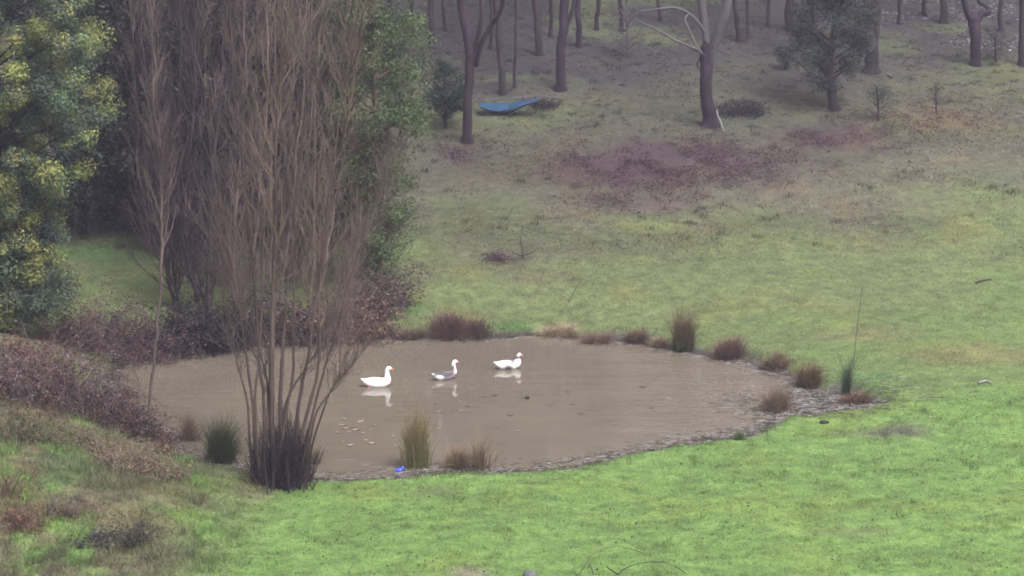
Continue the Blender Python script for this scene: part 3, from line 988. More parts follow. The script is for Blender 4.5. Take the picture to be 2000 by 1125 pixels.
# dark wood behind the willows on the left
WOODL = 'dark trees behind the bare willows'
for (px, py, top_, rmax, lab, col) in (
        (160, 455, 9.0, 1.9, 'dark evergreen beside the wattle, above the strip of bright grass', (.022, .032, .022)),
        (262, 440, 11.0, 2.3, 'dull olive tree behind the slender sapling', (.034, .038, .026)),
        (395, 470, 10.0, 2.2, 'dark purplish tree deep behind the leaning willow stems', (.027, .028, .027)),
        (505, 450, 12.0, 2.2, 'shadowy tree behind the middle of the willow clump', (.030, .031, .029)),
        (620, 470, 11.5, 2.0, 'dim green tree behind the right side of the willow clump', (.032, .042, .027))):
    b = g(px, py); s = ppm(b)
    feather_tree(lab, [(px, py, 16), (px + 4, py - .3 * top_ * s, 13), (px - 3, py - .6 * top_ * s, 9), (px, py - top_ * s, 4)],
                 [(.3, rmax * .55), (2, rmax), (5, rmax * .95), (8, rmax * .8), (top_, .4)], None, 300, 'bark_dark', col, 'evergreen_tree', .19, .62, 75, group=WOODL)


def build_added_wood():
    # unseen wood over the hill, added to keep bright sky out of the pond's reflection
    n = 900
    y = RNG.uniform(101, 135, n); x = RNG.uniform(-.42, .42, n) * y
    z = zt(x, y)
    H = RNG.uniform(7, 13, n)
    mb = MB()
    t = np.linspace(0, 1, 5)[None, :, None]
    P0 = np.stack([x, y, z - .3], -1)
    D = np.stack([RNG.normal(0, .7, n), RNG.normal(0, .7, n), H], -1)
    C = P0[:, None] + D[:, None] * t
    V, F = tubes(C, RNG.uniform(.08, .2, (n, 1)) * np.linspace(1, .3, 5), 5)
    mb.add(V, F, (.05, .042, .042))
    cen = (P0[:, None] + D[:, None] * RNG.uniform(.25, 1.0, (n, 7, 1)) + RNG.normal(0, .9, (n, 7, 3))).reshape(-1, 3)
    V, F, Cc = foliage_clumps(cen, 1.2, 26, .5, np.array((.038, .046, .034)), .4)
    mb.add(V, F, Cc)
    tag(mb.build('added_wood', M['leaf'], smooth=False), 'dim unseen wood of gums over the hilltop, added to block sky from the pond', kind='stuff')


build_added_wood()


# wattle at the left
def build_wattle():
    Yw = 55.0
    bx = at_y(5, 640, Yw)
    b = np.array([bx[0], Yw, gz(bx[0], Yw)])
    root = empty('wattle_tree', b)
    tag(root, 'large feathery blue-green wattle with yellow blossom at the left edge', 'tree')
    C = resample([b, b + [-.1, .1, 2.5], b + [.1, .2, 5.5], b + [0, .3, 9], b + [.1, .2, 12.3]], 18)
    R = np.linspace(.2, .03, 18)
    V, F = trunk_mesh(C, R, 8)
    MB().add(V, F).build('trunk', M['bark_dark'], root)
    prof_px = [(620, 95), (590, 140), (560, 150), (520, 130), (480, 128), (430, 118), (385, 140), (350, 165), (310, 205), (270, 205), (240, 208), (200, 222),
               (150, 232), (125, 262), (105, 235), (70, 218), (40, 205), (0, 210), (-80, 195), (-180, 150), (-260, 60)]
    zz = np.array([at_y(0, y, Yw)[2] for y, _ in prof_px]); ee = np.array([at_y(x, y, Yw)[0] for y, x in prof_px]) - b[0]
    n = 760
    z = RNG.uniform(zz[0], zz[-1], n); E = np.interp(z, zz, ee)
    a = RNG.uniform(0, 2 * math.pi, n)
    rr = (E - .2) * np.where(np.cos(a) < 0, 1.15, 1.0) * np.where(np.arange(n) < 500, RNG.random(n) ** 0.25, RNG.random(n) ** .7 * .8)
    lump = np.where(np.cos(a) > .6, 1.0, .8 + .4 * fbm(a * 1.4, z, 2, 44))
    cen = np.stack([b[0] + np.cos(a) * rr * lump, b[1] + np.sin(a) * rr * lump * .95, z], -1)
    # limbs out to the clumps
    k = 60
    tgt = cen[:k]; zs = np.maximum(tgt[:, 2] - 1.2, b[2] + 1.0)
    st = np.stack([np.interp(zs, C[:, 2], C[:, 0]), np.interp(zs, C[:, 2], C[:, 1]), zs], -1)
    s = np.linspace(0, 1, 7)[None, :, None]
    Cb = st[:, None] * (1 - s) + tgt[:, None] * s + np.array([0, 0, .3]) * (s * (1 - s))
    for c_ in Cb[:14]:
        V, F = tubes(c_, np.linspace(.07, .02, 7), 6)
        MB().add(V, F).build('branch', M['bark_dark'], root)
    V, F = tubes(Cb[14:], np.tile(np.linspace(.04, .012, 7), (k - 14, 1)), 5)
    MB().add(V, F).build('branches', M['bark_dark'], root, kind='stuff')
    cc = np.where((RNG.random(n) < .5)[:, None], np.array([[.100, .145, .088]]), np.array([[.165, .185, .060]]))
    dk = ((RNG.random(n) < .2) | (np.arange(n) >= 500))[:, None]  # a random fifth, plus inner clumps: crown's inside shade put into leaf colour
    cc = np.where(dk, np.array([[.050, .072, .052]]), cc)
    V, F, Cc = foliage_clumps(cen, RNG.uniform(.28, .58, n), 300, .115, cc, .3, .2, .22)
    MB().add(V, F, Cc).build('crown', M['leaf'], root, smooth=False, kind='stuff')
    # blossom: sprays on the outside of some clumps
    out = (rr > (E - .3) * .72)
    sel = np.where(out & (fbm(cen[:, 2] * .7, a * 1.5, 2, 46) > .53))[0]
    bc = cen[sel] + np.stack([np.cos(a[sel]), np.sin(a[sel]), np.full(len(sel), .5)], -1) * .16
    V, F, Cc = foliage_clumps(bc, RNG.uniform(.2, .42, len(sel)), 150, .065, np.array((.19, .20, .06)), .6, .25, .25)
    MB().add(V, F, Cc).build('blossom', M['leaf'], root, smooth=False, kind='stuff')


build_wattle()


# bare willows and poplars
def twig_cloud(C, R, m1, m2, L1, L2, rmin, ang1=(.25, .6), t0=.18, m3=0):
    B1, R1 = spawn(C, R, m1, t0, .97, ang1, L1, .75, 7, .45, rmin * 1.6, .05)
    B2, R2 = spawn(B1, R1, m2, .15, .98, (.25, .9), L2, .45, 5, .55, rmin, .08)
    return B1, R1, B2, R2


def bare_tree(label, stems, Y, dy=0.0, bark='bark_purple', twig='bark_purple', name='bare_tree', m1=26, m2=9, rmin=.006, group=None, L1=(1.0, 2.6), L2=(.4, 1.1), ext=3.5, t0=.2, ang1=(.25, .6)):
    px, py, w = stems[0][0]
    q = at_y(px, py, Y)
    b = np.array([q[0], Y, gz(q[0], Y)])
    root = empty(name, b)
    tag(root, label, 'tree', group)
    for i, pts in enumerate(stems):
        yo = RNG.uniform(-.5, .5)
        C, R = pxline(pts, Y, 6 * len(pts), yo)
        C = wiggle(C, .07); R = R * np.linspace(.9, .65, len(R))
        C[0, 1] = Y + RNG.uniform(-.15, .15)
        C[0, 2] = min(C[0, 2], gz(C[0, 0], C[0, 1])) - .03
        if ext:
            d = norm((C[-1] - C[-4])[None])[0]
            e = resample([C[-1], C[-1] + d * ext * .5 + RNG.normal(0, .1, 3), C[-1] + d * ext], 5)[1:]
            C = np.vstack([C, e]); R = np.r_[R, R[-1] * np.linspace(.85, .2, 4)]
        V, F = tubes(C, R, 7)
        st = MB().add(V, F).build('stem', M[bark], root)
        B1, R1, B2, R2 = twig_cloud(C[None], R[None], m1, m2, L1, L2, rmin, ang1, t0)
        mb = MB()
        V, F = tubes(B1, R1, 4); mb.add(V, F)
        V, F = tubes(B2, R2, 3); mb.add(V, F)
        mb.build('twigs', M[twig], st, kind='stuff')
    return root


# far bank: the thicket behind the pond
FARW = 'bare willows on the far bank of the pond'
far = [
    ('dark leaning willow at the left of the far bank thicket', 350, 676, 59.0, [[(350, 676, 9), (335, 560, 8), (318, 420, 7), (300, 250, 6), (285, 80, 5), (275, -60, 4)], [(356, 676, 8), (352, 520, 7), (355, 330, 6), (350, 120, 5), (345, -60, 4)]], 'bark_plum'),
    ('dense purple willow leaning over the black undergrowth', 405, 675, 58.6, [[(400, 675, 9), (385, 520, 8), (380, 330, 7), (392, 130, 6), (400, -60, 4)], [(410, 675, 10), (412, 520, 8), (425, 330, 7), (432, 130, 6), (440, -60, 4)], [(418, 675, 7), (395, 560, 6), (362, 420, 5), (330, 280, 4)]], 'bark_plum'),
    ('slender willow rising behind the near willow clump', 460, 672, 58.8, [[(458, 672, 10), (462, 520, 8), (470, 330, 7), (476, 130, 6), (470, -60, 4)], [(466, 672, 8), (480, 500, 7), (500, 300, 6), (516, 100, 5), (520, -60, 4)]], 'bark_purple'),
    ('bare willow seen straight through the near clump', 530, 668, 59.4, [[(528, 668, 9), (532, 500, 8), (530, 300, 7), (540, 100, 6), (545, -60, 4)], [(536, 668, 8), (558, 480, 7), (580, 280, 6), (596, 60, 5), (600, -80, 4)]], 'bark_purple'),
    ('tan willow with fine upright twigs right of the clump', 600, 664, 60.0, [[(598, 664, 8), (606, 500, 7), (622, 300, 6), (636, 100, 5), (640, -60, 4)], [(604, 664, 8), (640, 520, 6), (668, 360, 5), (690, 180, 4), (700, 40, 3)]], 'bark_pale'),
    ('outermost tan willow leaning right over the far bank', 668, 655, 60.6, [[(665, 655, 8), (672, 520, 6), (690, 380, 5), (705, 220, 4), (716, 60, 3)], [(670, 655, 7), (705, 540, 5), (738, 420, 4), (756, 320, 3)]], 'bark_pale'),
    ('willow half hidden by the black undergrowth', 430, 674, 60.8, [[(430, 674, 9), (440, 500, 8), (452, 300, 7), (448, 100, 6), (455, -60, 4)], [(436, 674, 8), (425, 480, 7), (408, 260, 6), (380, 60, 5), (372, -40, 4)]], 'bark_plum'),
    ('back willow closing the gap in the thicket', 560, 664, 61.6, [[(560, 664, 8), (566, 480, 7), (562, 280, 6), (566, 60, 5), (570, -60, 4)], [(566, 664, 8), (600, 470, 7), (640, 260, 6), (664, 40, 5)]], 'bark_purple'),
    ('far willow with a crown spread toward the wattle', 300, 640, 63.5, [[(300, 640, 8), (285, 480, 7), (270, 300, 6), (255, 120, 5), (250, -40, 4)], [(306, 640, 7), (318, 470, 6), (316, 280, 5), (325, 80, 4)]], 'bark_purple'),
]
for (lab, px, py, Y, st, bk) in far:
    bare_tree(lab, st, Y, bark=bk, twig=bk, m1=50, m2=11, rmin=.0085, group=FARW, t0=.1, ang1=(.3, .9))

# near slender sapling
bare_tree('slender pale sapling standing alone left of the near willow clump',
          [[(290, 850, 7.5), (296, 700, 7), (303, 560, 6.5), (304, 420, 6.5), (303, 300, 6), (297, 150, 5), (289, 0, 5), (285, -80, 4)]], 49.5,
          bark='bark_purple', twig='bark_purple', name='bare_sapling', m1=80, m2=9, L1=(.7, 2.0), L2=(.3, .7), rmin=.005, t0=.3, ang1=(.3, .65))


# near many-stemmed willow
def build_near_willow():
    Y = float(g(548, 946)[1])
    q = at_y(548, 946, Y)
    b = np.array([q[0], Y, gz(q[0], Y)])
    root = empty('willow_clump', b)
    tag(root, 'many-stemmed bare willow on the near bank with a dark tangled base', 'tree')
    stems = [
        [(520, 930, 11), (512, 800, 10), (500, 680, 9), (488, 500, 8), (470, 300, 7), (452, 100, 5), (445, -60, 4)],
        [(532, 930, 20), (530, 800, 18), (533, 680, 16), (538, 480, 14), (541, 300, 11), (546, 120, 9), (560, -60, 7)],
        [(548, 932, 14), (545, 780, 12), (552, 640, 11), (572, 450, 9), (592, 280, 8), (604, 100, 7), (612, -60, 5)],
        [(500, 932, 10), (492, 800, 9), (478, 690, 8), (455, 520, 6), (430, 360, 5), (405, 180, 4), (392, 20, 3)],
        [(560, 930, 12), (580, 800, 11), (598, 700, 10), (612, 560, 8), (640, 360, 7), (660, 150, 5), (672, -40, 4)],
        [(572, 930, 11), (600, 800, 10), (622, 700, 9), (628, 560, 8), (652, 400, 6), (684, 220, 5), (708, 60, 3)],
        [(585, 930, 10), (612, 800, 8), (640, 690, 7), (682, 560, 6), (722, 440, 5), (760, 340, 3)],
        [(540, 932, 10), (560, 800, 9), (575, 690, 8), (570, 520, 7), (560, 330, 6), (572, 130, 5), (578, -40, 4)],
        [(510, 932, 9), (500, 790, 8), (505, 650, 7), (512, 480, 6), (500, 300, 5), (505, 100, 4), (512, -40, 3)],
        [(492, 930, 8), (480, 800, 7), (462, 720, 5), (448, 640, 4), (425, 520, 3)],
        [(598, 925, 8), (622, 830, 6), (648, 750, 5), (690, 700, 4), (724, 655, 3)],
        [(600, 905, 7), (615, 800, 6), (655, 735, 5), (668, 650, 4), (676, 520, 3)],
        [(555, 930, 9), (548, 820, 8), (590, 730, 6), (618, 690, 5), (650, 600, 4), (690, 480, 3)],
        [(526, 930, 9), (518, 860, 8), (520, 740, 7), (470, 600, 5), (440, 520, 4), (418, 440, 3)],
    ]
    for i, pts in enumerate(stems):
        C, R = pxline(pts, Y, 4 * len(pts), RNG.uniform(-.9, .9))
        C = wiggle(C, .03); R = R * np.linspace(.7, .42, len(R))
        off = RNG.uniform(-.3, .3)
        C[:, 1] += off
        C[0, 2] = gz(C[0, 0], C[0, 1]) - .05
        if pts[-1][1] < 150:
            d = norm((C[-1] - C[-4])[None])[0]
            e = resample([C[-1], C[-1] + d * 1.2, C[-1] + d * 2.5 + RNG.normal(0, .1, 3)], 5)[1:]
            C = np.vstack([C, e]); R = np.r_[R, R[-1] * np.linspace(.85, .25, 4)]
        V, F = tubes(C, R, 8)
        st = MB().add(V, F).build('stem', M['bark_stem'], root)
        big = len(pts) > 5
        B1, R1, B2, R2 = twig_cloud(C[None], R[None], 34 if big else 13, 9, (.5, 2.3) if big else (.3, 1.1), (.3, 1.0), .0055, (.25, .85), .34)
        mb = MB()
        V, F = tubes(B1, R1, 4); mb.add(V, F)
        V, F = tubes(B2, R2, 3); mb.add(V, F)
        mb.build('twigs', M['bark_pale' if i in (1, 5) else 'bark_purple'], st, kind='stuff')
    # suckers crowding the base
    n = 520
    cx = b[0] + RNG.normal(0, .25, n).clip(-.7, .7); cy = b[1] + RNG.normal(0, .25, n)
    cz = zt(cx, cy) - .05
    H = RNG.uniform(.25, 1.75, n) * (.35 + 1.1 * fbm(cx * 3.5, cy * 3.5, 2, 61)) * np.exp(-((cx - b[0]) / 1.0) ** 2)
    P0 = np.stack([cx, cy, cz], -1)
    s = np.linspace(0, 1, 5)[None, :, None]
    D = np.stack([(cx - b[0]) * .18 + RNG.normal(0, .12, n), RNG.normal(0, .2, n), H], -1)
    Cs = P0[:, None] + D[:, None] * s + RNG.normal(0, .02, (n, 5, 3)) * s
    V, F = tubes(Cs, np.tile(np.linspace(.016, .005, 5), (n, 1)), 4)
    mb = MB().add(V, F)
    B, Rr = spawn(Cs, np.tile(np.linspace(.011, .004, 5), (n, 1)), 5, .1, .9, (.3, 1.0), (.1, .35), .3, 4, .6, .004)
    V, F = tubes(B, Rr, 3); mb.add(V, F)
    mb.build('suckers', M['bark_dark'], root, kind='stuff')
    n = 6500
    a = RNG.normal(0, 1, (n, 3)) * np.array([.3, .28, .5])
    P = np.stack([b[0] + a[:, 0], b[1] + a[:, 1], zt(b[0] + a[:, 0], b[1] + a[:, 1]) + np.abs(a[:, 2]) * 2.2 * fbm(b[0] + a[:, 0] * 4, a[:, 1] * 4, 2, 66)], -1)
    V, F, C = leaves(P, RNG.uniform(.03, .07, n), jitcol((.020, .014, .016), n, .5, .1), .3)
    MB().add(V, F, C).build('dead_leaves', M['dry'], root, smooth=False, kind='stuff')


build_near_willow()


# ------------------------------------------------------------------ rushes and tussocks
def tussock(label, px, py, wpx, hpx, base, tip, n=700, name='rush_clump', cat='rush clump', group='rush and grass clumps round the pond', leanmax=.45, skirt=None, bw=.011, on_water=False):
    p = g(px, py)
    if on_water or p[2] < 0:
        p = at_z(px, py)
        p[2] = max(gz(p[0], p[1]), -0.3)
    s = ppm(p)
    r, h = wpx * .5 / s, hpx / s
    root = empty(name, p)
    tag(root, label, cat, group)
    base = np.array(base) * 1.35; tip = np.array(tip) * 1.45
    rb = r * .62
    nt = max(3, int(round(r / .16)))                # uneven tufts grown together
    tx_ = RNG.uniform(-1, 1, nt) * rb * .8; ty_ = RNG.uniform(-1, 1, nt) * rb * .45
    th_ = RNG.uniform(.5, 1.0, nt); th_[RNG.integers(nt)] = 1.0
    ti = RNG.integers(0, nt, n)
    a = RNG.uniform(0, 2 * math.pi, n); rr = np.abs(RNG.normal(0, .5, n)).clip(0, 1.2) * rb * (.75 if nt > 3 else .85)
    x = p[0] + tx_[ti] + np.cos(a) * rr; y = p[1] + ty_[ti] + np.sin(a) * rr * .8
    P = np.stack([x, y, zt(x, y) - .03], -1)
    hh = h * th_[ti] * np.where(RNG.random(n) < .1, RNG.uniform(.9, 1.25, n), RNG.uniform(.25, 1.0, n)) * (1 - .3 * (rr / rb).clip(0, 1) ** 2)
    ln = np.abs(RNG.normal(0, .5, n)) * leanmax + leanmax * .5 * rr / rb
    az = a + RNG.normal(0, .6, n)
    d = np.stack([np.cos(az), np.sin(az), np.zeros(n)], -1)
    mid = P + d * (hh * np.sin(ln) * .35)[:, None] + np.array([0, 0, 1.]) * (hh * .6 * np.cos(ln))[:, None]
    end = P + d * (hh * np.sin(ln * 1.5))[:, None] + np.array([0, 0, 1.]) * (hh * np.cos(ln * 1.3))[:, None]
    V, F = tubes(np.stack([P, mid, end], 1), np.tile(np.array([[.8, .7, .25]]) * bw * .5, (n, 1)), 3)
    cb = jitcol(base, n, .22, .07); ct = jitcol(tip, n, .22, .07)
    C = np.stack([cb, cb * .5 + ct * .5, ct], 1)
    C = np.repeat(C, 3, 1).reshape(-1, 3)
    MB().add(V, F, C).build('stalks', M['dry'], root, kind='stuff')
    if skirt is not None:
        m_ = n // 2
        a = RNG.uniform(0, 2 * math.pi, m_); rr = rb * RNG.uniform(.5, 1.25, m_)
        x = p[0] + np.cos(a) * rr; y = p[1] + np.sin(a) * rr * .8
        P = np.stack([x, y, np.maximum(zt(x, y), 0 if on_water else -9) + RNG.uniform(0, .12, m_)], -1)
        V, F, C = blades(P, RNG.uniform(.12, .3, m_), .014, RNG.uniform(.6, 1.5, m_), jitcol(skirt, m_, .3, .08))
        MB().add(V, F, C).build('dead_thatch', M['dry'], root, smooth=False, kind='stuff')
    return root


PB, RB, GB, ST, OL = (.072, .046, .042), (.10, .064, .046), (.034, .052, .020), (.15, .12, .08), (.06, .062, .028)
tussock('wide purple-brown clump of rushes on the far bank', 905, 660, 150, 60, PB, (.095, .06, .052), 2200, skirt=(.05, .035, .03))
tussock('low brown rushes left of the wide purple clump', 800, 660, 80, 26, (.085, .062, .045), (.12, .09, .06), 900, skirt=(.07, .055, .04))
tussock('small russet clump right of the dry straw strip', 1165, 670, 66, 38, RB, (.12, .08, .055), 900, skirt=(.08, .055, .04))
tussock('low dark russet clump between two taller ones on the far shore', 1242, 668, 56, 30, (.07, .045, .035), (.11, .075, .05), 700, skirt=(.08, .055, .04))
tussock('tall russet rush clump with a green foot', 1332, 686, 48, 90, (.05, .06, .025), RB, 900, leanmax=.28, skirt=(.045, .07, .025))
tussock('rounded reddish tuft hanging over the far shore', 1420, 700, 66, 50, (.085, .052, .044), (.115, .076, .06), 1000, skirt=(.05, .035, .03))
tussock('pale brown tuft on the bend of the far shore', 1512, 718, 70, 38, (.105, .075, .05), (.14, .105, .07), 900, skirt=(.09, .065, .045))
tussock('tawny tuft with a green side at the right shore', 1578, 755, 56, 55, (.075, .062, .03), (.125, .085, .05), 900, skirt=(.08, .055, .04))
tussock('leaning dark green reeds over a brown tuft at the muddy corner', 1655, 772, 30, 85, (.035, .05, .028), (.05, .068, .04), 260, leanmax=.3)
tussock('rusty flattened tuft at the foot of the leaning reeds', 1668, 784, 70, 28, (.10, .062, .045), (.12, .08, .055), 600, skirt=(.09, .058, .042))
tussock('pinkish brown clump standing in the shallow muddy water', 1515, 803, 76, 70, (.105, .072, .052), (.135, .10, .075), 1000, leanmax=.36, on_water=True)
tussock('small green tuft on the near edge of the mud', 1452, 858, 42, 24, (.045, .075, .025), (.08, .09, .04), 420)
tussock('tiny dark tuft beside the near mud edge', 1412, 846, 22, 18, (.06, .045, .04), (.08, .06, .05), 160)
tussock('tall green reed clump with brown tips at the near shore', 808, 910, 80, 138, (.075, .088, .030), (.16, .12, .068), 1100, leanmax=.17, on_water=True)
tussock('low russet and straw reed clump with a dark thatch at the near shore', 915, 912, 108, 84, (.105, .072, .044), (.17, .125, .085), 900, leanmax=.4, skirt=(.065, .042, .036))
tussock('dark green rush clump left of the near willow', 436, 902, 74, 105, (.026, .042, .016), (.060, .066, .034), 1500, leanmax=.32, skirt=(.04, .028, .025))
tussock('wispy straw grass rising behind the dark green rushes', 445, 885, 80, 130, (.11, .09, .06), (.16, .13, .09), 260, leanmax=.35, bw=.008)
tussock('faded brown rushes in the water at the left corner', 362, 858, 70, 80, (.085, .058, .045), (.13, .095, .07), 700, leanmax=.35, bw=.009, on_water=True)
tussock('olive rushes against the right side of the near willow', 610, 905, 46, 80, (.05, .045, .026), (.095, .078, .045), 500, leanmax=.3, on_water=True)
tussock('yellow-brown grass tuft at the foot of the bramble bank', 262, 775, 70, 40, (.075, .055, .028), (.12, .09, .045), 500)
tussock('single tuft of rust grass below the small bramble', 322, 890, 34, 45, (.09, .05, .035), (.12, .07, .05), 300)
tussock('dry straw grass strip on the far shore', 1090, 655, 96, 24, (.15, .115, .075), (.19, .15, .10), 1200, name='grass_tussock', cat='grass tussock', leanmax=.8)
tussock('straw fringe between the russet clumps', 1285, 676, 60, 22, (.13, .095, .06), (.17, .13, .085), 700, name='grass_tussock', cat='grass tussock', leanmax=.8)


# ------------------------------------------------------------------ brambles, bracken, undergrowth
def bramble(label, px, py, wpx, hpx, cols, n, depth=1.2, leaf=.07, name='bramble', cat='bramble', mat='gloss_leaf', canes=60, cane_bark='bark_purple', group=None, shell=.35, asp=.6):
    p = g(px, py)
    s = ppm(p)
    rx, h = wpx * .5 / s, hpx / s
    root = empty(name, p)
    tag(root, label, cat, group)
    nc = max(canes, 8) * 2
    a = RNG.uniform(0, 2 * math.pi, nc); rr = np.sqrt(RNG.random(nc)) * .9
    x = p[0] + np.cos(a) * rr * rx; y = p[1] + np.sin(a) * rr * depth
    P0 = np.stack([x, y, zt(x, y) - .03], -1)
    az = RNG.uniform(0, 2 * math.pi, nc)
    d = np.stack([np.cos(az), np.sin(az), np.zeros(nc)], -1)
    L = (RNG.uniform(.35, 1.25, nc) * (1 - .45 * rr ** 2) * (0.5 + fbm(x * 1.6, y * 1.6, 2, 51)))[:, None, None] * min(1.9, h * 1.75)
    t = np.linspace(0, 1, 8)[None, :, None]
    Cn = P0[:, None] + d[:, None] * L * t * .8 + np.array([0, 0, 1.]) * L * (1.75 * t - 1.35 * t * t) + RNG.normal(0, .03, (nc, 8, 3)) * t
    V, F = tubes(Cn, np.tile(np.linspace(.008, .003, 8), (nc, 1)), 4)
    MB().add(V, F).build('canes', M[cane_bark], root, kind='stuff')
    # leaves along the canes and in a loose layer of litter under them
    m_ = int(n * .72)
    ci = RNG.integers(0, nc, m_); tt = RNG.random(m_) ** .8 * 6.99
    k = tt.astype(int); f = (tt - k)[:, None]
    A = Cn[ci, k] * (1 - f) + Cn[ci, k + 1] * f + RNG.normal(0, leaf * 1.1, (m_, 3))
    q = n - m_
    u = RNG.normal(size=(q, 2)) * .5
    bx, by = p[0] + u[:, 0] * rx, p[1] + u[:, 1] * depth
    B = np.stack([bx, by, zt(bx, by) + np.abs(RNG.normal(0, .35, q)) * h * .6 * fbm(bx * 2, by * 2, 3, 54) * 2], -1)
    Q = np.vstack([A, B])
    cols = np.atleast_2d(np.array(cols, float))
    cn = RNG.integers(0, len(cols), nc)
    ci2 = np.r_[cn[ci], np.minimum((fbm(bx * 1.6, by * 1.6, 3, 52) * 1.8 - .4).clip(0, .999) * len(cols), len(cols) - 1).astype(int)]
    rnd = RNG.random(n) < .3
    ci2[rnd] = RNG.integers(0, len(cols), rnd.sum())
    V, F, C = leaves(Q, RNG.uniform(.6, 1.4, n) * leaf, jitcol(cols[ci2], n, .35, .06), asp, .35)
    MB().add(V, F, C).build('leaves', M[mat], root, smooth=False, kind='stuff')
    return root


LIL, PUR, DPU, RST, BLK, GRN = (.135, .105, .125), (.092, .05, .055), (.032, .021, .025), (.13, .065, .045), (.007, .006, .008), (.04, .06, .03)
bramble('big bramble mound with lilac-grey leaves on the left bank', 110, 775, 290, 105, [DPU, PUR, LIL, RST, PUR, DPU, BLK], 16000, 1.6, .052, canes=170, group='brambles along the left bank')
bramble('bramble spilling down to the pond below the slender sapling', 268, 850, 150, 60, [DPU, RST, PUR, BLK, DPU], 4500, .7, .05, group='brambles along the left bank')
bramble('low lilac bramble on the slope above the pond corner', 205, 800, 130, 60, [PUR, LIL, DPU, BLK], 4500, .9, .05, group='brambles along the left bank')
bramble('long purple-brown bramble hedge under the wattle and willows', 235, 690, 330, 120, [PUR, DPU, (.085, .052, .05), DPU, BLK, PUR], 16000, 1.3, .06, canes=200, group='brambles along the left bank')
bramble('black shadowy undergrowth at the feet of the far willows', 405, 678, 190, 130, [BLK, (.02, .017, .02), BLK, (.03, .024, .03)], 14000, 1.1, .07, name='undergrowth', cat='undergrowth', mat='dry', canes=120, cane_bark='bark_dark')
bramble('reddish bramble and dead bracken behind the right willow stems', 690, 656, 170, 60, [(.095, .05, .045), PUR, (.12, .075, .045)], 6000, .9, .08, canes=80, group='brambles on the far bank')
bramble('brown scrub above the strip of bright green on the far bank', 745, 600, 120, 70, [(.06, .045, .042), (.05, .05, .03), PUR], 3500, 1.0, .08, canes=80, group='brambles on the far bank')
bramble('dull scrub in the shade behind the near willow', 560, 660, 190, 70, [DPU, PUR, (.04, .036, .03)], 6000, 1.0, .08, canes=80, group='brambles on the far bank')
bramble('pinkish dead bracken lying over the far left shore', 262, 694, 76, 22, [RST, (.2, .12, .10), (.10, .05, .04)], 1300, .4, .08, name='dead_bracken', cat='bracken', mat='dry', canes=20, asp=.3)
bramble('rusty bracken left of the lilac bramble mound', 55, 700, 120, 40, [RST, (.10, .055, .045), (.14, .09, .06)], 2500, .7, .08, name='dead_bracken', cat='bracken', mat='dry', canes=20, asp=.3)
bramble('red-brown fallen fern at the left edge of the foreground', 42, 1030, 96, 34, [(.13, .055, .045), (.15, .085, .06), (.07, .035, .03)], 1800, .35, .06, name='dead_fern', cat='fern', mat='dry', canes=16, asp=.25)
bramble('upright rusty fern above the fallen one', 22, 965, 46, 55, [(.13, .065, .035), (.10, .06, .035)], 500, .25, .06, name='dead_fern', cat='fern', mat='dry', canes=14, asp=.25)
bramble('leggy brown weed on the left slope', 125, 1012, 70, 50, [(.085, .075, .035), (.07, .05, .03)], 380, .3, .055, name='weed', cat='weed', mat='leaf', canes=16, asp=.4)
bramble('dark seeding dock weed at the foot of the left slope', 270, 1070, 56, 62, [(.03, .026, .022), (.075, .06, .03), (.05, .06, .03)], 700, .25, .05, name='weed', cat='weed', mat='leaf', canes=18, cane_bark='bark_dark', asp=.4)
bramble('grey-green weed patch left of the dock', 190, 1062, 90, 22, [(.10, .10, .09), (.05, .06, .04), (.04, .035, .035)], 900, .35, .06, name='weed', cat='weed', mat='leaf', canes=8)
bramble('dry tangle of straw stems at the foot of the brambles', 270, 920, 190, 40, [(.14, .11, .07), (.10, .07, .05), (.16, .14, .09)], 3800, .8, .09, name='dry_tangle', cat='dead stems', mat='dry', canes=120, cane_bark='bark_pale', asp=.18)
bramble('pale dry tangle above the fresh green patch on the left slope', 165, 870, 210, 30, [(.13, .105, .07), (.08, .06, .045), (.10, .11, .06)], 3000, .8, .08, name='dry_tangle', cat='dead stems', mat='dry', canes=90, cane_bark='bark_pale', asp=.18)
bramble('green and straw rough growth on the far left of the slope', 40, 850, 160, 34, [(.07, .09, .03), (.12, .10, .06), (.04, .06, .03)], 2600, .8, .075, name='rough_growth', cat='weeds', mat='leaf', canes=40, cane_bark='bark_pale', asp=.3)
bramble('low dark leaves painting a soft shadow patch right of the forked gum', 1445, 222, 110, 26, [(.016, .014, .018), (.022, .02, .024)], 2600, .9, .06, name='shadow_patch', cat='bush', mat='dry', canes=40, cane_bark='bark_dark')  # dark leaves put where a soft shadow lies

# ------------------------------------------------------------------ thin stakes and sticks
def stick(label, pts, Y=None, bark='bark_dark', name='stick', cat='stick', fork=(), grp=None, follow=False):
    b = g(pts[0][0], pts[0][1])
    Y = b[1]
    if follow:                        # lies along the ground
        P = [g(px, py) + np.array([0, 0, w * .5 / ppm(g(px, py)) + .02]) for px, py, w in pts]
        C = resample(P, 3 * len(pts)); R = np.interp(np.linspace(0, len(P) - 1, len(C)), np.arange(len(P)), [w * .5 / ppm(q) for (_, _, w), q in zip(pts, P)])
    else:
        C, R = pxline(pts, Y, 4 * len(pts)); C[0, 2] -= .03
    root = empty(name, b)
    tag(root, label, cat, grp)
    V, F = tubes(C, R, 6)
    MB().add(V, F).build('stem', M[bark], root)
    for pts2 in fork:
        C, R = pxline(pts2, Y, 4 * len(pts2), RNG.uniform(-.2, .2))
        V, F = tubes(C, R, 5)
        MB().add(V, F).build('branch', M[bark], root)
    return root


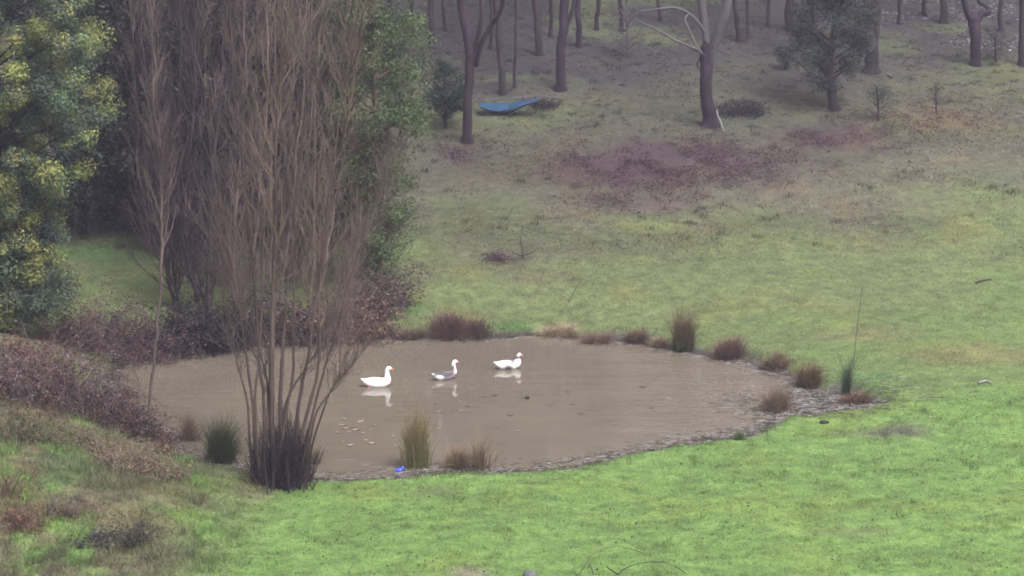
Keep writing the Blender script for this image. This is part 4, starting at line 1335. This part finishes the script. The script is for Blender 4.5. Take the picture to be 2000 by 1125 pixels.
stick('thin leaning twig stuck in the slope above the far shore', [(1110, 592, 2), (1120, 572, 1.6), (1134, 548, 1.1)], bark='bark_stem')
stick('little bare sapling growing from the dark hollow on the slope', [(1021, 506, 3), (1020, 490, 2.6), (1018, 475, 2), (1015, 462, 1.6)], fork=[[(1021, 500, 2.5), (1032, 496, 2), (1046, 490, 1.5)], [(1020, 500, 2.5), (1008, 496, 2), (1000, 493, 1.5)]], name='bare_sapling', cat='sapling')
stick('tall thin dead stalk behind the muddy corner', [(1667, 716, 2), (1672, 660, 1.7), (1679, 600, 1.4), (1684, 560, 1.0)], bark='bark_grey', name='dead_stalk', cat='stalk')
stick('bleached broken branch leaning at the foot of the forked gum', [(1413, 258, 4), (1407, 238, 4.5), (1402, 226, 4), (1400, 214, 3)], bark='bark_white', name='fallen_branch', cat='branch', grp='fallen branches on the hillside')
stick('short white stick below the dark double gum', [(1733, 147, 4), (1742, 154, 4)], bark='bark_white', name='fallen_branch', cat='branch', follow=True, grp='fallen branches on the hillside')
stick('thin dark branch lying on the grass at the right edge', [(1905, 555, 3), (1920, 551, 3), (1936, 548, 2)], name='fallen_branch', cat='branch', follow=True, grp='fallen branches on the hillside')
stick('pale twig lying on the right-hand pasture', [(1910, 752, 4), (1926, 748, 4), (1938, 752, 3)], bark='bark_white', name='fallen_branch', cat='branch', follow=True, grp='fallen branches on the hillside')
stick('arching bramble cane at the bottom edge of the lawn', [(1128, 1128, 2.2), (1140, 1108, 2), (1158, 1082, 1.6), (1185, 1070, 1.3), (1215, 1068, 1.2), (1262, 1082, 1.5)], bark='bark_purple', name='bramble_cane', cat='bramble cane')
stick('reddish cane sprawling at the bottom right of the first arching cane', [(1205, 1124, 2), (1225, 1108, 1.6), (1265, 1098, 1.2), (1305, 1100, 1), (1340, 1120, 1.5)], bark='bark_gum', name='bramble_cane', cat='bramble cane', fork=[[(1208, 1122, 3), (1192, 1112, 2.5), (1184, 1106, 1.5)], [(1160, 1128, 2), (1156, 1112, 1.8), (1150, 1098, 1.2)]])
for (px, py, ln, lab) in ((655, 899, 40, 'pale reed floating beside the near willow'), (720, 913, 70, 'long pale reed floating left of the tall green reeds'), (700, 905, 30, 'short reed floating in the near shallows')):
    a = at_z(px, py); b_ = at_z(px + ln, py - ln * .03)
    root = empty('floating_reed', a)
    tag(root, lab, 'reed', 'reeds floating by the near shore')
    t = np.linspace(0, 1, 5)[:, None]
    C = a * (1 - t) + b_ * t + np.array([0, 0, .006])
    V, F = tubes(C, np.full(5, .005), 5)
    MB().add(V, F).build('stem', M['bark_white'], root)


# ------------------------------------------------------------------ blue tarp and its pole
def build_tarp():
    p = g(985, 225)
    Y = p[1]
    nu, nv = 28, 8
    root = empty('blue_tarp', p)
    tag(root, 'small blue tarp sagging in a shallow curve at the wood edge', 'tarp')
    top = [(934, 203), (960, 201), (990, 201), (1010, 199), (1030, 196), (1056, 193)]
    bot = [(936, 207), (950, 213), (975, 217), (1000, 212), (1025, 205), (1056, 195)]
    tx = np.linspace(0, 1, nu)
    T = resample([at_y(x, y, Y + .35) for x, y in top], nu)
    B = resample([at_y(x, y, Y - .25) for x, y in bot], nu)
    v = np.linspace(0, 1, nv)[None, :, None]
    G = T[:, None] * (1 - v) + B[:, None] * v
    G[:, :, 2] -= (0.10 * np.sin(math.pi * np.linspace(0, 1, nv))[None, :]) * np.sin(math.pi * tx)[:, None]
    G += RNG.normal(0, .008, G.shape)
    # underside returns below the lip to the ground
    U2 = resample([at_y(x, y, Y + .05) for x, y in [(942, 209), (955, 217), (978, 222), (1000, 219), (1022, 208), (1050, 196)]], nu)
    G = np.concatenate([G, (G[:, -1:] + U2[:, None]) / 2 - np.array([0, .05, .02]), U2[:, None]], 1)
    nv2 = G.shape[1]
    idx = np.arange(nu * nv2).reshape(nu, nv2)
    F = np.stack([idx[:-1, :-1], idx[1:, :-1], idx[1:, 1:], idx[:-1, 1:]], -1).reshape(-1, 4)
    o = MB().add(G.reshape(-1, 3), F).build('sheet', M['tarp'], root)
    sm = o.modifiers.new('thick', 'SOLIDIFY'); sm.thickness = .012
    # pole with two posts
    r2 = empty('tarp_pole', np.array([at_y(1000, 214, Y + .4)[0], Y + .4, gz(at_y(1000, 214, Y + .4)[0], Y + .4)]))
    tag(r2, 'thin weathered pole propped above the blue tarp', 'pole')
    pts = [(925, 197, 2), (960, 194, 2), (1010, 191, 2.4), (1050, 188, 3), (1092, 193, 3)]
    C, R = pxline(pts, Y + .4, 16)
    V, F = tubes(C, R, 6); MB().add(V, F).build('rail', M['bark_grey'], r2)
    for px, top_, yy in ((1046, 187, .4), (996, 203, -.28)):
        q = at_y(px, top_, Y + yy)
        zb = gz(q[0], q[1]) - .1
        C = resample([np.array([q[0], q[1], zb]), np.array([q[0] + .02, q[1], (zb + q[2]) / 2]), q], 6)
        V, F = tubes(C, np.full(6, .022), 6); MB().add(V, F).build('post', M['bark_dark'], r2)


build_tarp()
bramble('dark heap of branches at the right end of the blue tarp', 1066, 208, 66, 15, [DPU, BLK, (.05, .04, .035)], 500, .5, .08, name='brush_heap', cat='brush heap', mat='dry', canes=40, cane_bark='bark_dark')


# ------------------------------------------------------------------ geese
def loft(rings, S=14):
    """rings: (x, z, half width, half thickness) in the x-z plane; ring planes square to the spine"""
    r = np.array(rings, float)
    P = np.stack([r[:, 0], np.zeros(len(r)), r[:, 1]], -1)
    T = np.empty_like(P); T[1:-1] = P[2:] - P[:-2]; T[0] = P[1] - P[0]; T[-1] = P[-1] - P[-2]
    T = norm(T)
    Nn = np.stack([-T[:, 2], np.zeros(len(r)), T[:, 0]], -1)
    a = np.arange(S) * 2 * math.pi / S
    V = P[:, None] + r[:, 2][:, None, None] * np.cos(a)[None, :, None] * np.array([0, 1., 0]) + r[:, 3][:, None, None] * np.sin(a)[None, :, None] * Nn[:, None]
    K = len(r)
    V = np.concatenate([V.reshape(-1, 3), P[:1], P[-1:]])
    k = np.arange(K - 1)[:, None] * S; s = np.arange(S)[None]; s2 = (s + 1) % S
    F = np.stack([k + s, k + S + s, k + S + s2, k + s2], -1).reshape(-1, 4)
    s = np.arange(S); s2 = (s + 1) % S
    F3 = np.vstack([np.stack([np.full(S, K * S), s, s2], -1), np.stack([np.full(S, K * S + 1), (K - 1) * S + s2, (K - 1) * S + s], -1)])
    return V, F, F3


def goose(label, px, py, yaw, scale, neck, colf, wcolf, foot=False):
    p = at_z(px, py)
    root = empty('goose', p)
    root.rotation_euler[2] = yaw
    tag(root, label, 'goose', 'domestic geese swimming on the pond')
    body = [(-.43, .205, .010, .005), (-.40, .19, .035, .014), (-.345, .155, .07, .045), (-.27, .115, .105, .085), (-.17, .085, .135, .115), (-.05, .072, .15, .132),
            (.07, .072, .155, .138), (.17, .083, .148, .136), (.245, .105, .125, .125)]
    rings = body + [(x, z, ry * 1.22, rt * 1.22) for x, z, ry, rt in neck]
    rings = [(x, z * 1.1 + .012, ry, rt * 1.08) for x, z, ry, rt in rings]
    V, F, F3 = loft(rings)
    V = V * scale
    C = colf(np.stack([V[:, 0], V[:, 1], (V[:, 2] / scale - .012) / 1.1], -1) * np.array([1 / scale, 1, 1]))
    mb = MB()
    off = np.array(p)
    def put(mb, V, F, C=(.8, .8, .8)):
        return mb.add(np.asarray(V) + off, F, C)
    put(mb, V, F, C)
    mb.f3.append(F3)
    mb.build('body', M['feather'], root, sub=1)
    hx, hz = neck[-2][0], neck[-2][1] * 1.1 + .012
    tx, tz = neck[-1][0], neck[-1][1] * 1.1 + .012
    # beak
    bk = [(tx - .012, tz + .002, .022, .027), (tx + .014, tz - .004, .020, .023), (tx + .040, tz - .014, .016, .014), (tx + .064, tz - .024, .009, .006)]
    V, F, F3 = loft(bk, 10)
    mb = MB(); put(mb, V * scale, F); mb.f3.append(F3)
    mb.build('beak', M['beak'], root)
    for s in (-1, 1):
        # folded wing lying along the flank
        w = [(-.40, .175, .004, .004), (-.30, .165, .014, .032), (-.16, .150, .024, .062), (.0, .135, .030, .082), (.12, .125, .026, .075), (.20, .120, .010, .04)]
        V, F, F3 = loft(w, 12)
        V[:, 1] = V[:, 1] + s * (.118 - .9 * np.maximum(-V[:, 0] - .08, 0) * .36 - .10 * np.maximum(V[:, 2] - .14, 0) * 4)
        C = wcolf(V)
        V[:, 2] = V[:, 2] * 1.1 + .012; V[:, 1] *= 1.06
        mb = MB(); put(mb, V * scale, F, C); mb.f3.append(F3)
        mb.build('wing', M['feather'], root, sub=1)
        # eye
        th, ph = np.meshgrid(np.linspace(0, math.pi, 6), np.arange(8) * math.pi / 4, indexing='ij')
        V = np.stack([np.sin(th) * np.cos(ph), np.sin(th) * np.sin(ph), np.cos(th)], -1).reshape(-1, 3) * .0075
        i = np.arange(5)[:, None] * 8; j = np.arange(8)[None]; j2 = (j + 1) % 8
        F = np.stack([i + j, i + 8 + j, i + 8 + j2, i + j2], -1).reshape(-1, 4)
        V = V + np.array([hx - .004, s * .034, hz + .016])
        mb = MB(); put(mb, V * scale, F)
        mb.build('eye', M['eye'], root)
    if foot:
        V, F, F3 = loft([(-.24, -.02, .02, .02), (-.22, .0, .035, .012), (-.195, .012, .028, .016), (-.18, .012, .01, .008)], 8)
        V[:, 1] -= .115
        mb = MB(); put(mb, V * scale, F); mb.f3.append(F3)
        mb.build('foot', M['foot'], root)
    return root


W = np.array((.82, .81, .82)); GREY = np.array((.085, .072, .078)); LG = np.array((.20, .175, .19))
NECK_TALL = [(.295, .145, .095, .10), (.318, .205, .066, .075), (.312, .27, .048, .054), (.302, .335, .040, .045), (.300, .395, .037, .041), (.310, .44, .038, .042),
             (.338, .468, .040, .044), (.372, .468, .038, .042), (.405, .458, .028, .030), (.425, .452, .019, .021)]
NECK_SHORT = [(.295, .140, .10, .105), (.322, .19, .078, .085), (.322, .235, .058, .062), (.312, .28, .046, .050), (.308, .32, .042, .046), (.316, .355, .042, .046),
              (.342, .378, .042, .046), (.372, .376, .038, .041), (.402, .366, .028, .030), (.420, .360, .019, .021)]


def c_white(V):
    return np.tile(W, (len(V), 1))


def c_grey(V):
    C = np.tile(LG, (len(V), 1))
    C[(V[:, 2] > .15) & (V[:, 0] < .25)] = GREY
    C[V[:, 0] < -.36] = W
    C[(V[:, 0] < -.08) & (V[:, 2] < .135)] = W * .95
    C[V[:, 2] > .33] = W
    C[(V[:, 2] > .2) & (V[:, 2] < .36) & (V[:, 0] < .31)] = LG * .8
    C[(V[:, 2] > .2) & (V[:, 2] < .36) & (V[:, 0] > .318)] = W * .95
    return C


def w_grey(V):
    C = np.tile(GREY, (len(V), 1))
    C[(V[:, 0] < -.1) & (V[:, 2] < .14)] = W * .9
    C[(V[:, 0] > .0) & (V[:, 2] < .11)] = LG
    return C


def c_pied(V):
    C = np.tile(W, (len(V), 1))
    C[(V[:, 2] > .265) & (V[:, 2] < .325)] = GREY * 1.3
    C[(V[:, 2] > .375) & (V[:, 0] < .325)] = GREY
    C[(V[:, 0] > -.12) & (V[:, 0] < .12) & (V[:, 2] < .10)] = GREY * 1.2
    C[(V[:, 0] > .08) & (V[:, 0] < .22) & (V[:, 2] > .17)] = LG
    return C


def w_pied(V):
    C = np.tile(W, (len(V), 1))
    C[(V[:, 0] > -.10) & (V[:, 0] < .1) & (V[:, 2] < .125)] = GREY * 1.1
    C[(V[:, 0] > .06) & (V[:, 2] > .15)] = LG
    return C


goose('all white goose with a raised neck, leading the left side of the pond', 735, 755, math.radians(3), .95, NECK_TALL, c_white, c_white, foot=True)
goose('grey-backed goose with a white head in the middle of the three', 868, 741, math.radians(24), .88, NECK_TALL, c_grey, w_grey)
goose('white goose with grey flank patch and low neck, farthest right', 991, 720, math.radians(12), .90, NECK_SHORT, c_pied, w_pied)


# ------------------------------------------------------------------ floating leaves and small stray things
def leaf_mesh(name, mat, seed):
    r = np.random.default_rng(seed)
    nu, nv = 7, 4
    u = np.linspace(-1, 1, nu); v = np.linspace(-1, 1, nv)
    Uu, Vv = np.meshgrid(u, v, indexing='ij')
    wdt = (1 - Uu ** 2) ** .7 * .42 + .02
    X = Uu * .5; Yy = Vv * wdt * .5 + .06 * np.sin(Uu * 2 + seed)
    Z = .10 * Vv ** 2 * (.5 + r.random()) + .08 * Uu ** 2 + .012
    idx = np.arange(nu * nv).reshape(nu, nv)
    F = np.stack([idx[:-1, :-1], idx[1:, :-1], idx[1:, 1:], idx[:-1, 1:]], -1).reshape(-1, 4)
    o = MB().add(np.stack([X, Yy, Z], -1).reshape(-1, 3), F).build(name, mat)
    return o


def float_leaves():
    L1 = [(673, 819), (704, 824), (668, 832), (682, 844), (710, 847), (726, 840), (734, 831), (673, 863), (685, 871), (716, 860), (726, 867), (696, 840), (661, 846), (690, 835), (676, 838)]
    L2 = [(768, 853), (774, 870), (858, 805), (899, 803), (859, 839), (841, 849), (1013, 843), (853, 787), (900, 784)]
    L3 = [(913, 794), (997, 812), (1109, 766), (1073, 792), (1119, 790), (1135, 809), (1256, 756), (1272, 797), (945, 776), (965, 773)]
    protos = [leaf_mesh('fallen_leaf', M['dead_leaf'], 1), leaf_mesh('fallen_leaf', M['dead_leaf'], 2), leaf_mesh('fallen_leaf', M['dark_leaf'], 3)]
    first = [True] * 3
    for pts, lab, pr, sz in ((L1, 'curled tan dead leaf floating right of the near willow', (0, 1), .16), (L2, 'small pale leaf floating behind the near reed clumps', (0, 1), .13),
                             (L3, 'dark sodden leaf on the open middle water', (2, 2), .17)):
        for k, (px, py) in enumerate(pts):
            i = pr[k % 2]
            o = protos[i]
            if not first[i]:
                o = o.copy(); COL.objects.link(o)
            first[i] = False
            q = at_z(px, py)
            o.location = (q[0], q[1], .002)
            o.rotation_euler = (RNG.normal(0, .06), RNG.normal(0, .06), RNG.uniform(-.7, .7) + (k % 2) * math.pi)
            s_ = sz * RNG.uniform(.75, 1.25)
            o.scale = (s_, s_, s_)
            tag(o, lab, 'leaf', 'dead leaves floating on the pond: ' + lab.split()[1])
            o['group'] = {0: 'tan leaves floating by the willow', 1: 'pale leaves floating by the reeds', 2: 'dark leaves on the open water'}[(L1, L2, L3).index(pts)]


float_leaves()


def lump(name, label, cat, px, py, sx, sy, sz, mat, seed, sub=(), water=False, tilt=0.0):
    """irregular stone-like lump, faceted by noise"""
    p = at_z(px, py) if water else g(px, py)
    if p[2] < 0: p = at_z(px, py)
    r = np.random.default_rng(seed)
    root = empty(name, p)
    tag(root, label, cat)
    def ball(c, s3, mat, nm):
        nt, npn = 9, 12
        th, ph = np.meshgrid(np.linspace(0.02, math.pi - .02, nt), np.arange(npn) * 2 * math.pi / npn, indexing='ij')
        V = np.stack([np.sin(th) * np.cos(ph), np.sin(th) * np.sin(ph), np.cos(th)], -1)
        V = V * (1 + .25 * (fbm(ph * 1.1 + seed, th * 1.6 + seed, 2, seed)[..., None] - .5) + r.normal(0, .03, V.shape))
        V = V.reshape(-1, 3) * np.array(s3)
        V[:, 2] += V[:, 0] * tilt
        i = np.arange(nt - 1)[:, None] * npn; j = np.arange(npn)[None]; j2 = (j + 1) % npn
        F = np.stack([i + j, i + npn + j, i + npn + j2, i + j2], -1).reshape(-1, 4)
        MB().add(V + p + np.array(c), F).build(nm, mat, root)
    ball((0, 0, sz * .5), (sx, sy, sz), mat, 'body')
    for (c, s3, mt, nm) in sub:
        ball(c, s3, mt, nm)
    return root


lump('plastic_litter', 'bright blue piece of plastic litter on the near shore', 'litter', 779, 921, .10, .07, .055, M['blue_litter'], 3,
     [((.085, .01, .075), (.045, .05, .045), M['blue_litter'], 'neck'), ((.135, .01, .085), (.02, .03, .028), M['clod'], 'dark_end')], tilt=.3)
lump('mud_clod', 'dark lump of mud on the grass beside the mud flat', 'clod', 1608, 828, .09, .07, .05, M['clod'], 5, [((.1, .02, .02), (.05, .05, .035), M['clod'], 'crumb')])
lump('floating_lump', 'small dark lump sticking out of the middle of the pond', 'debris', 1030, 779, .06, .05, .05, M['clod'], 8, [((-.09, .02, .0), (.10, .03, .012), M['clod'], 'raft')], water=True)
lump('round_stone', 'rounded grey stone cut by the bottom edge of the photo', 'stone', 1035, 1128, .14, .12, .09, M['rock'], 11, [((.05, .13, .0), (.1, .08, .03), M['rock'], 'flake')])
